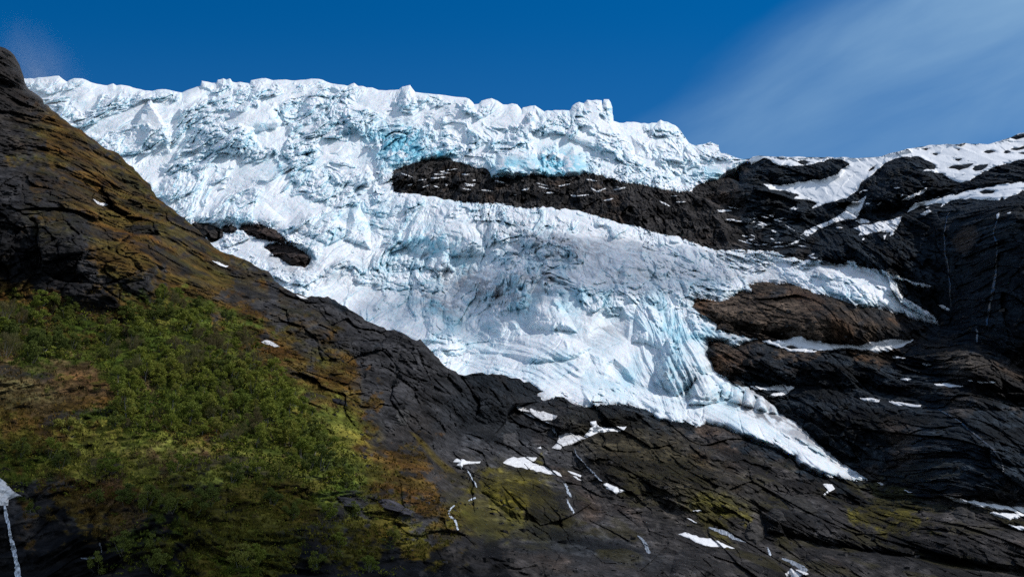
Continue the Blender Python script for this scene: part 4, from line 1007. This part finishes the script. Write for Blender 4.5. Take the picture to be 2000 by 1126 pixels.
def trunk_mesh(seed, cl, stems):
    r = np.random.default_rng(seed); V = []; Fc = []
    def limb(a, b, ra, rb):
        a = np.array(a); b = np.array(b); d = b-a; d = d/np.linalg.norm(d); x = np.cross(d, [0.3, 0.9, 0.1]); x /= np.linalg.norm(x); y = np.cross(d, x); k = len(V)
        mid = (a+b)/2+r.normal(0, .02, 3)
        for p, rr in ((a, ra), (mid, (ra+rb)/2), (b, rb)):
            for j in range(5):
                t = j*2*math.pi/5; V.append(p+x*rr*math.cos(t)+y*rr*math.sin(t))
        for s in (0, 5):
            for j in range(5): Fc.append((k+s+j, k+s+(j+1) % 5, k+s+5+(j+1) % 5, k+s+5+j))
    if stems == 1:
        limb((0, 0, -0.15), (0.02, 0, 0.45), .022, .014); limb((0.02, 0, 0.45), (0, 0.02, 0.85), .014, .004)
        for c in cl[:9]: limb((0.01, 0, max(0.2, c[2]-0.25)), c[:3], .009, .003)
    else:
        for c in cl[:8]: limb((r.normal(0, .03), r.normal(0, .03), -0.15), c[:3], .014, .003)
    return simple_mesh('trunk', V, Fc, M_BARK)
PROTO = {}
for kind, mat, nv, wide, low, ncl, leaf, stems, tw in (('birch', M_LEAF, 4, .30, .28, 16, .026, 1, False), ('bush', M_LEAF, 4, .52, .10, 17, .030, 3, False),
        ('dark', M_DARKLEAF, 3, .48, .10, 17, .030, 3, False), ('bare', M_TWIG, 3, .46, .15, 13, .034, 3, True)):
    PROTO[kind] = []
    for k in range(nv):
        cm, cl = crown_mesh(900+k+7*len(kind), mat, wide*rng.uniform(.9, 1.1), low, ncl, leaf, tw)
        PROTO[kind].append((cm, trunk_mesh(k+3, cl, stems)))
def plant(u, v, h, kind, name, lab, cat, group):
    a = np.array([u], float); b = np.array([v], float)
    p = at(a, b, d_hill(a, b, False)+0.4)[0]
    e = bpy.data.objects.new(name, None); C.objects.link(e)
    e.location = p; e.rotation_euler = (random.uniform(-.12, .12), random.uniform(-.12, .12), random.uniform(0, 6.28))
    w = random.uniform(.85, 1.2); e.scale = (h*w, h*w, h)
    cm, tm = random.choice(PROTO[kind])
    for nm, me in (('crown', cm), ('trunk', tm)):
        o = bpy.data.objects.new(nm, me); C.objects.link(o); o.parent = e
    tag(e, lab, cat, group)
THICK = [([(0,600),(60,585),(180,612),(270,612),(300,640),(240,700),(180,705),(100,690),(60,708),(0,706)], 50, 'u'),
         ([(290,590),(330,575),(430,600),(470,650),(530,690),(545,715),(470,735),(380,720),(300,735),(250,700),(280,640)], 54, 'm'),
         ([(215,760),(260,725),(380,720),(470,735),(545,715),(570,765),(610,820),(640,860),(560,880),(500,870),(420,850),(300,850),(215,830)], 96, 'l'),
         ([(560,850),(625,850),(670,900),(690,930),(672,952),(610,925),(560,890)], 22, 'e')]
PLACE = {'u':'upper left thicket under the black crag', 'm':'middle thicket below the grey crags', 'l':'dense lower thicket on the left slope', 'e':'lower right end of the thicket'}
LOOK = {'birch':('bright green birch', 'bright birches'), 'bush':('leafy yellow green bush', 'leafy bushes'), 'dark':('darker green bush', 'dark bushes'), 'bare':('brown half bare bush', 'half bare bushes')}
for poly, n, key in THICK:
    p = np.array(poly); k = 0
    placed = []
    while k < n:
        best = None
        for _ in range(6):
            a = random.uniform(p[:,0].min(), p[:,0].max()); b = random.uniform(p[:,1].min(), p[:,1].max())
            if not inside([poly], np.array([a]), np.array([b]))[0]: continue
            d = min([math.hypot(a-x, (b-y)*1.3) for x, y in placed] or [99])
            if best is None or d > best[0]: best = (d, a, b)
        if best is None: continue
        a, b = best[1:]; placed.append((a, b)); k += 1
        z = random.random()
        kind = {'u':('dark' if z < .5 else 'bush' if z < .72 else 'bare'), 'm':('bush' if z < .36 else 'dark' if z < .52 else 'bare'),
                'l':('birch' if z < .45 else 'bush' if z < .78 else 'dark' if z < .9 else 'bare'), 'e':('bush' if z < .7 else 'dark')}[key]
        h = (3.8+8.2*random.random()**1.3)*(1.15 if kind == 'birch' else 0.95)
        plant(a, b+6, h, kind, 'birch_tree' if kind == 'birch' else 'bush', LOOK[kind][0]+' in the '+PLACE[key], 'tree' if kind == 'birch' else 'bush', LOOK[kind][1]+' of the '+PLACE[key])
SINGLES = [(40,893,6.5,'dark','dark round bush in the row at the left, nearest the left edge'),(95,893,7,'bush','broad green bush second in the row at the left'),(118,912,6,'dark','dark bush just below the row at the left'),
 (150,893,3.5,'bare','small bare grey bush right of the row at the left'),(213,920,6.2,'bush','bright green bush alone in the pale grass'),(345,922,6.5,'bush','wide feathery green bush in the middle of the grass shelf'),
 (375,905,4,'bush','small green bush right of the feathery one'),(128,850,7,'bush','green tree growing from the dark gully under the tan ledge'),(455,938,6,'dark','dark bush below the grass shelf, left of a pair'),(500,925,6.5,'bush','taller green bush of the pair below the grass shelf'),
 (545,930,5.5,'bush','green bush between the pair and the thicket end'),(245,985,6.5,'dark','dark green bush on the lower crag ledge, upper of two'),(285,995,7.5,'dark','dark green bush on the lower crag ledge, lower of two'),(188,985,5,'dark','slim bluish bush beside the dark cleft'),
 (330,1000,6,'dark','dark bush right of the lower crag ledge'),(405,985,6.5,'dark','dark bush on the terrace left of the centre'),(380,1010,6,'dark','dark bush below the terrace bush'),(530,985,5.5,'dark','dark bush on the ochre terrace'),
 (470,1105,6,'bush','bright green bush near the bottom on a black ledge'),(500,1100,5.5,'bush','green bush right of the bottom ledge bush'),(300,1085,6,'dark','dark bush on the black cliff near the bottom'),(240,1075,5.5,'dark','mossy bush at the top of the black cliff'),
 (190,1120,6,'dark','dark bush at the bottom beside the trickle'),(305,1115,6,'dark','dark bush at the bottom below the black cliff'),(640,1010,5,'bush','green bush on the ledge below the grey slab'),(690,1005,5,'dark','dark bush on the ledge right of the green one'),
 (770,1055,5,'bush','small yellow green tree on the dark lower ledge'),(660,1065,4.5,'bush','small ochre bush low on the dark ledges'),(570,1010,5,'dark','dark bush on the long terrace'),(620,1110,5,'dark','dark bush at the bottom left of centre'),
 (720,1115,5,'bush','green bush at the bottom right of the ledges'),(60,1000,3.5,'dark','small dark bush beside the wet slab'),(20,660,7,'dark','dark tree at the left edge of the upper thicket'),(75,690,9,'dark','big rounded grey green tree at the lower edge of the upper thicket'),
 (300,975,4,'bush','small bush at the head of the crag'),(440,905,3.5,'bare','bare grey bush in the grass shelf'),(275,912,3.2,'bare','row of bare twigs in the grass left of the feathery bush'),(310,612,5,'bare','bare brown bush at the foot of the black crag'),
 (355,597,5,'bare','brown bare bush on the knoll above the bright grass'),(345,575,4,'bush','green bush at the right end of the black crag'),(225,835,6,'dark','dark bush at the lower left corner of the thicket'),(470,700,5,'bare','pale brown bush on the tan strip in the thicket')]
for u, v, h, kind, lab in SINGLES:
    plant(u, v+4, h*1.15, kind, 'bush', lab, 'bush', 'scattered bushes on the ledges')

# ------------------------------------------------------------------ clouds: two unseen ones added to shade the slope and the ice, mist on the left ridge
def cloud_mesh(name, seed, rx, ry, rz):
    import bmesh
    bm = bmesh.new(); bmesh.ops.create_icosphere(bm, subdivisions=4, radius=1.0)
    for q in bm.verts:
        a = np.array([q.co.x*1.7+q.co.z]); b = np.array([q.co.y*1.7-0.6*q.co.z])
        k = 1+0.22*float(fbm(a, b, 3, seed)[0]); q.co = Vector((q.co.x*rx*k, q.co.y*ry*k, q.co.z*rz*k))
    me = bpy.data.meshes.new(name); bm.to_mesh(me); bm.free(); return me
def cloud(name, target, dist, rx, ry, rz, dens, lab, seed, rot=0):
    m, t = new_mat(name+'_vapour'); out = t.nodes.new('ShaderNodeOutputMaterial'); pv = t.nodes.new('ShaderNodeVolumePrincipled')
    pv.inputs['Color'].default_value = (.95,.96,.98,1); pv.inputs['Density'].default_value = dens
    t.links.new(pv.outputs[0], out.inputs['Volume'])
    me = cloud_mesh(name, seed, rx, ry, rz); me.materials.append(m)
    c = bpy.data.objects.new(name, me); C.objects.link(c); c.location = Vector(target)+TO_SUN*dist; c.rotation_euler = (0, 0, rot)
    tag(c, lab, None, None, 'stuff'); return c
cloud('cloud', (60,324,-58), 1500, 640, 125, 85, 0.0105, 'unseen long grey cloud added high over the valley to shade the lower slope', 3)
cloud('cloud', (90,1740,610), 2300, 280, 160, 62, 0.0080, 'unseen small cloud added high over the glacier to shade the middle of the ice', 9)

def mist():
    m, t = new_mat('mist_vapour'); N = t.nodes.new; L = t.links.new
    out = N('ShaderNodeOutputMaterial'); pv = N('ShaderNodeVolumePrincipled'); tc = N('ShaderNodeTexCoord'); nz = N('ShaderNodeTexNoise')
    pv.inputs['Color'].default_value = (.97,.985,1.0,1)
    L(tc.outputs['Object'], nz.inputs['Vector']); nz.inputs['Scale'].default_value = 1.6; nz.inputs['Detail'].default_value = 5; nz.inputs['Distortion'].default_value = 0.6
    ln = N('ShaderNodeVectorMath'); ln.operation = 'LENGTH'; L(tc.outputs['Object'], ln.inputs[0])
    fo = N('ShaderNodeMapRange'); fo.interpolation_type = 'SMOOTHSTEP'; L(ln.outputs['Value'], fo.inputs[0])
    fo.inputs[1].default_value = 1.0; fo.inputs[2].default_value = 0.15; fo.inputs[3].default_value = 0; fo.inputs[4].default_value = 1
    nr = N('ShaderNodeMapRange'); L(nz.outputs[0], nr.inputs[0]); nr.inputs[1].default_value = 0.36; nr.inputs[2].default_value = 0.68; nr.inputs[3].default_value = 0; nr.inputs[4].default_value = 0.0085
    mu = N('ShaderNodeMath'); mu.operation = 'MULTIPLY'; L(fo.outputs[0], mu.inputs[0]); L(nr.outputs[0], mu.inputs[1])
    L(mu.outputs[0], pv.inputs['Density']); L(pv.outputs[0], out.inputs['Volume'])
    import bmesh
    bm = bmesh.new(); bmesh.ops.create_icosphere(bm, subdivisions=3, radius=1.02); me = bpy.data.meshes.new('mist'); bm.to_mesh(me); bm.free(); me.materials.append(m)
    q = bpy.data.objects.new('mist', me); C.objects.link(q)
    q.location = (-356, 862, 428); q.scale = (46, 46, 84); q.rotation_euler = (0, R(-26), 0)
    tag(q, 'thin drifting mist on the top of the left ridge', None, None, 'stuff')
mist()

# ------------------------------------------------------------------ grass tufts and loose stones
def tufts():
    n = 60000
    u = rng.uniform(-40, 900, n).astype(np.float32); v = rng.uniform(560, 1180, n).astype(np.float32)
    ok = inside([HILL], u, v); u = u[ok]; v = v[ok]
    t = tint_map(u, v, 40); green = t[:,1]-t[:,2]
    ok = (green > 0.016) & (fbm(u/16, v/8, 3, 701) > -0.15); u = u[ok]; v = v[ok]; t = t[ok]
    P = at(u, v, d_hill(u, v, True)); n = len(u)
    h = rng.uniform(0.35, 1.0, n)*(0.7+0.5*rng.random(n)); V = []; col = []
    tone = t*rng.uniform(0.7, 1.5, (n,1))*np.array([1.0, 1.05, 0.9])
    for k in range(4):
        a = rng.uniform(0, 6.28, n); w = h*0.28
        dx = np.stack([np.cos(a), np.sin(a), 0*a], -1); lean = np.stack([np.cos(a+1.3), np.sin(a+1.3), 0*a], -1)*(h*rng.uniform(-.5, .5, n))[:,None]
        up = np.stack([0*h, 0*h, h], -1)+lean; b = P+rng.normal(0, .25, (n,3))*np.array([1,1,0.2])
        V.append(np.stack([b-dx*w[:,None], b+dx*w[:,None], b+up+dx*(w*0.15)[:,None], b+up-dx*(w*0.15)[:,None]], 1))
        col.append(np.repeat(tone[:,None], 4, 1))
    V = np.concatenate(V).reshape(-1,3); col = np.concatenate(col).reshape(-1,3)
    g_ = mesh_from('grass', V, np.arange(len(V)).reshape(-1,4), np.clip(col,.004,.4), M_HILL, False)
    tag(g_, 'tufts of grass and heather on the ledges of the left slope', None, None, 'stuff')
tufts()
def stones():
    n = 5200
    u = rng.uniform(640, 2060, n).astype(np.float32); v = rng.uniform(600, 1150, n).astype(np.float32)
    ok = (sdist(ICES, u, v)[0] < -3) & (fbm(u/40, v/18, 3, 711) > 0.02) & (v > 560+0.0*u); u = u[ok]; v = v[ok]
    hl = inside([HILL], u, v)
    Y = np.where(hl, d_hill(u, v, True), d_back(u, v, True)); P = at(u, v, Y); n = len(u)
    sz = np.exp(rng.normal(-0.35, 0.5, n))*Y/900
    cube = np.array([(-1,-1,-1),(1,-1,-1),(1,1,-1),(-1,1,-1),(-1,-1,1),(1,-1,1),(1,1,1),(-1,1,1)], float)
    V = cube[None]*rng.uniform(0.45, 1.0, (n,8,1))*sz[:,None,None]*np.stack([rng.uniform(.8,1.5,n),rng.uniform(.8,1.3,n),rng.uniform(.5,.9,n)],-1)[:,None]
    a = rng.uniform(0, 6.28, n); c, s_ = np.cos(a)[:,None], np.sin(a)[:,None]
    V = np.stack([V[...,0]*c-V[...,1]*s_, V[...,0]*s_+V[...,1]*c, V[...,2]], -1)+P[:,None]
    q = np.array([(0,3,2,1),(4,5,6,7),(0,1,5,4),(1,2,6,5),(2,3,7,6),(3,0,4,7)])
    Q = (q[None]+8*np.arange(n)[:,None,None]).reshape(-1,4)
    col = np.repeat(np.array([.036,.034,.034])*rng.uniform(.45, 1.7, (n,1)), 8, 0)
    g_ = mesh_from('rubble', V.reshape(-1,3), Q, col, M_ROCK, False)
    tag(g_, 'loose grey stones scattered over the rock slabs', None, None, 'stuff')
stones()

# ------------------------------------------------------------------ low scrub between the bushes
def scrub():
    V = []; col = []
    ex = [([(0,590),(200,600),(300,590),(440,600),(520,680),(600,780),(700,900),(720,960),(600,945),(480,900),(300,860),(200,830),(215,740),(120,700),(0,715)], 2600, 1.0),
          ([(0,870),(300,880),(700,930),(760,1000),(500,1000),(0,960)], 500, 0.7), ([(200,1000),(760,1000),(800,1126),(200,1126)], 420, 0.6)]
    for poly, n, k in ex:
        p = np.array(poly); u = rng.uniform(p[:,0].min(), p[:,0].max(), n*2).astype(np.float32); v = rng.uniform(p[:,1].min(), p[:,1].max(), n*2).astype(np.float32)
        ok = inside([poly], u, v) & (fbm(u/30, v/16, 3, 731) > -0.2); u = u[ok][:n]; v = v[ok][:n]; n = len(u)
        P = at(u, v, d_hill(u, v, True)); hue = np.clip(0.5+0.9*fbm(u/40, v/25, 3, 741)+rng.normal(0, .15, n), 0, 1)[:,None]
        tone = lerp(np.array([.060,.080,.013]), np.array([.135,.140,.018]), hue)*rng.uniform(.6, 1.3, (n,1))
        bare = rng.random(n) < 0.18; tone[bare] = np.array([.085,.066,.028])*rng.uniform(.6, 1.2, (bare.sum(),1))
        sz = rng.uniform(0.8, 2.0, n)*k
        for j in range(12):
            c = P+np.stack([rng.normal(0, .55, n)*sz, rng.normal(0, .55, n)*sz, rng.uniform(0.1, 1.1, n)*sz], -1)
            a = rng.normal(0, 1, (n,3)); a /= np.linalg.norm(a, axis=1, keepdims=True); b = np.cross(a, rng.normal(0, 1, (n,3))); b /= np.linalg.norm(b, axis=1, keepdims=True)
            w = (0.30*sz)[:,None]
            V.append(np.stack([c-a*w, c+b*w*.7, c+a*w, c-b*w*.7], 1)); col.append(np.repeat((tone*rng.uniform(.75, 1.25, (n,1)))[:,None], 4, 1))
    V = np.concatenate(V).reshape(-1,3); col = np.concatenate(col).reshape(-1,3)
    g_ = mesh_from('undergrowth', V, np.arange(len(V)).reshape(-1,4), np.clip(col,.004,.4), M_HILL, False)
    tag(g_, 'low yellow green scrub between the bushes of the left slope', None, None, 'stuff')
scrub()
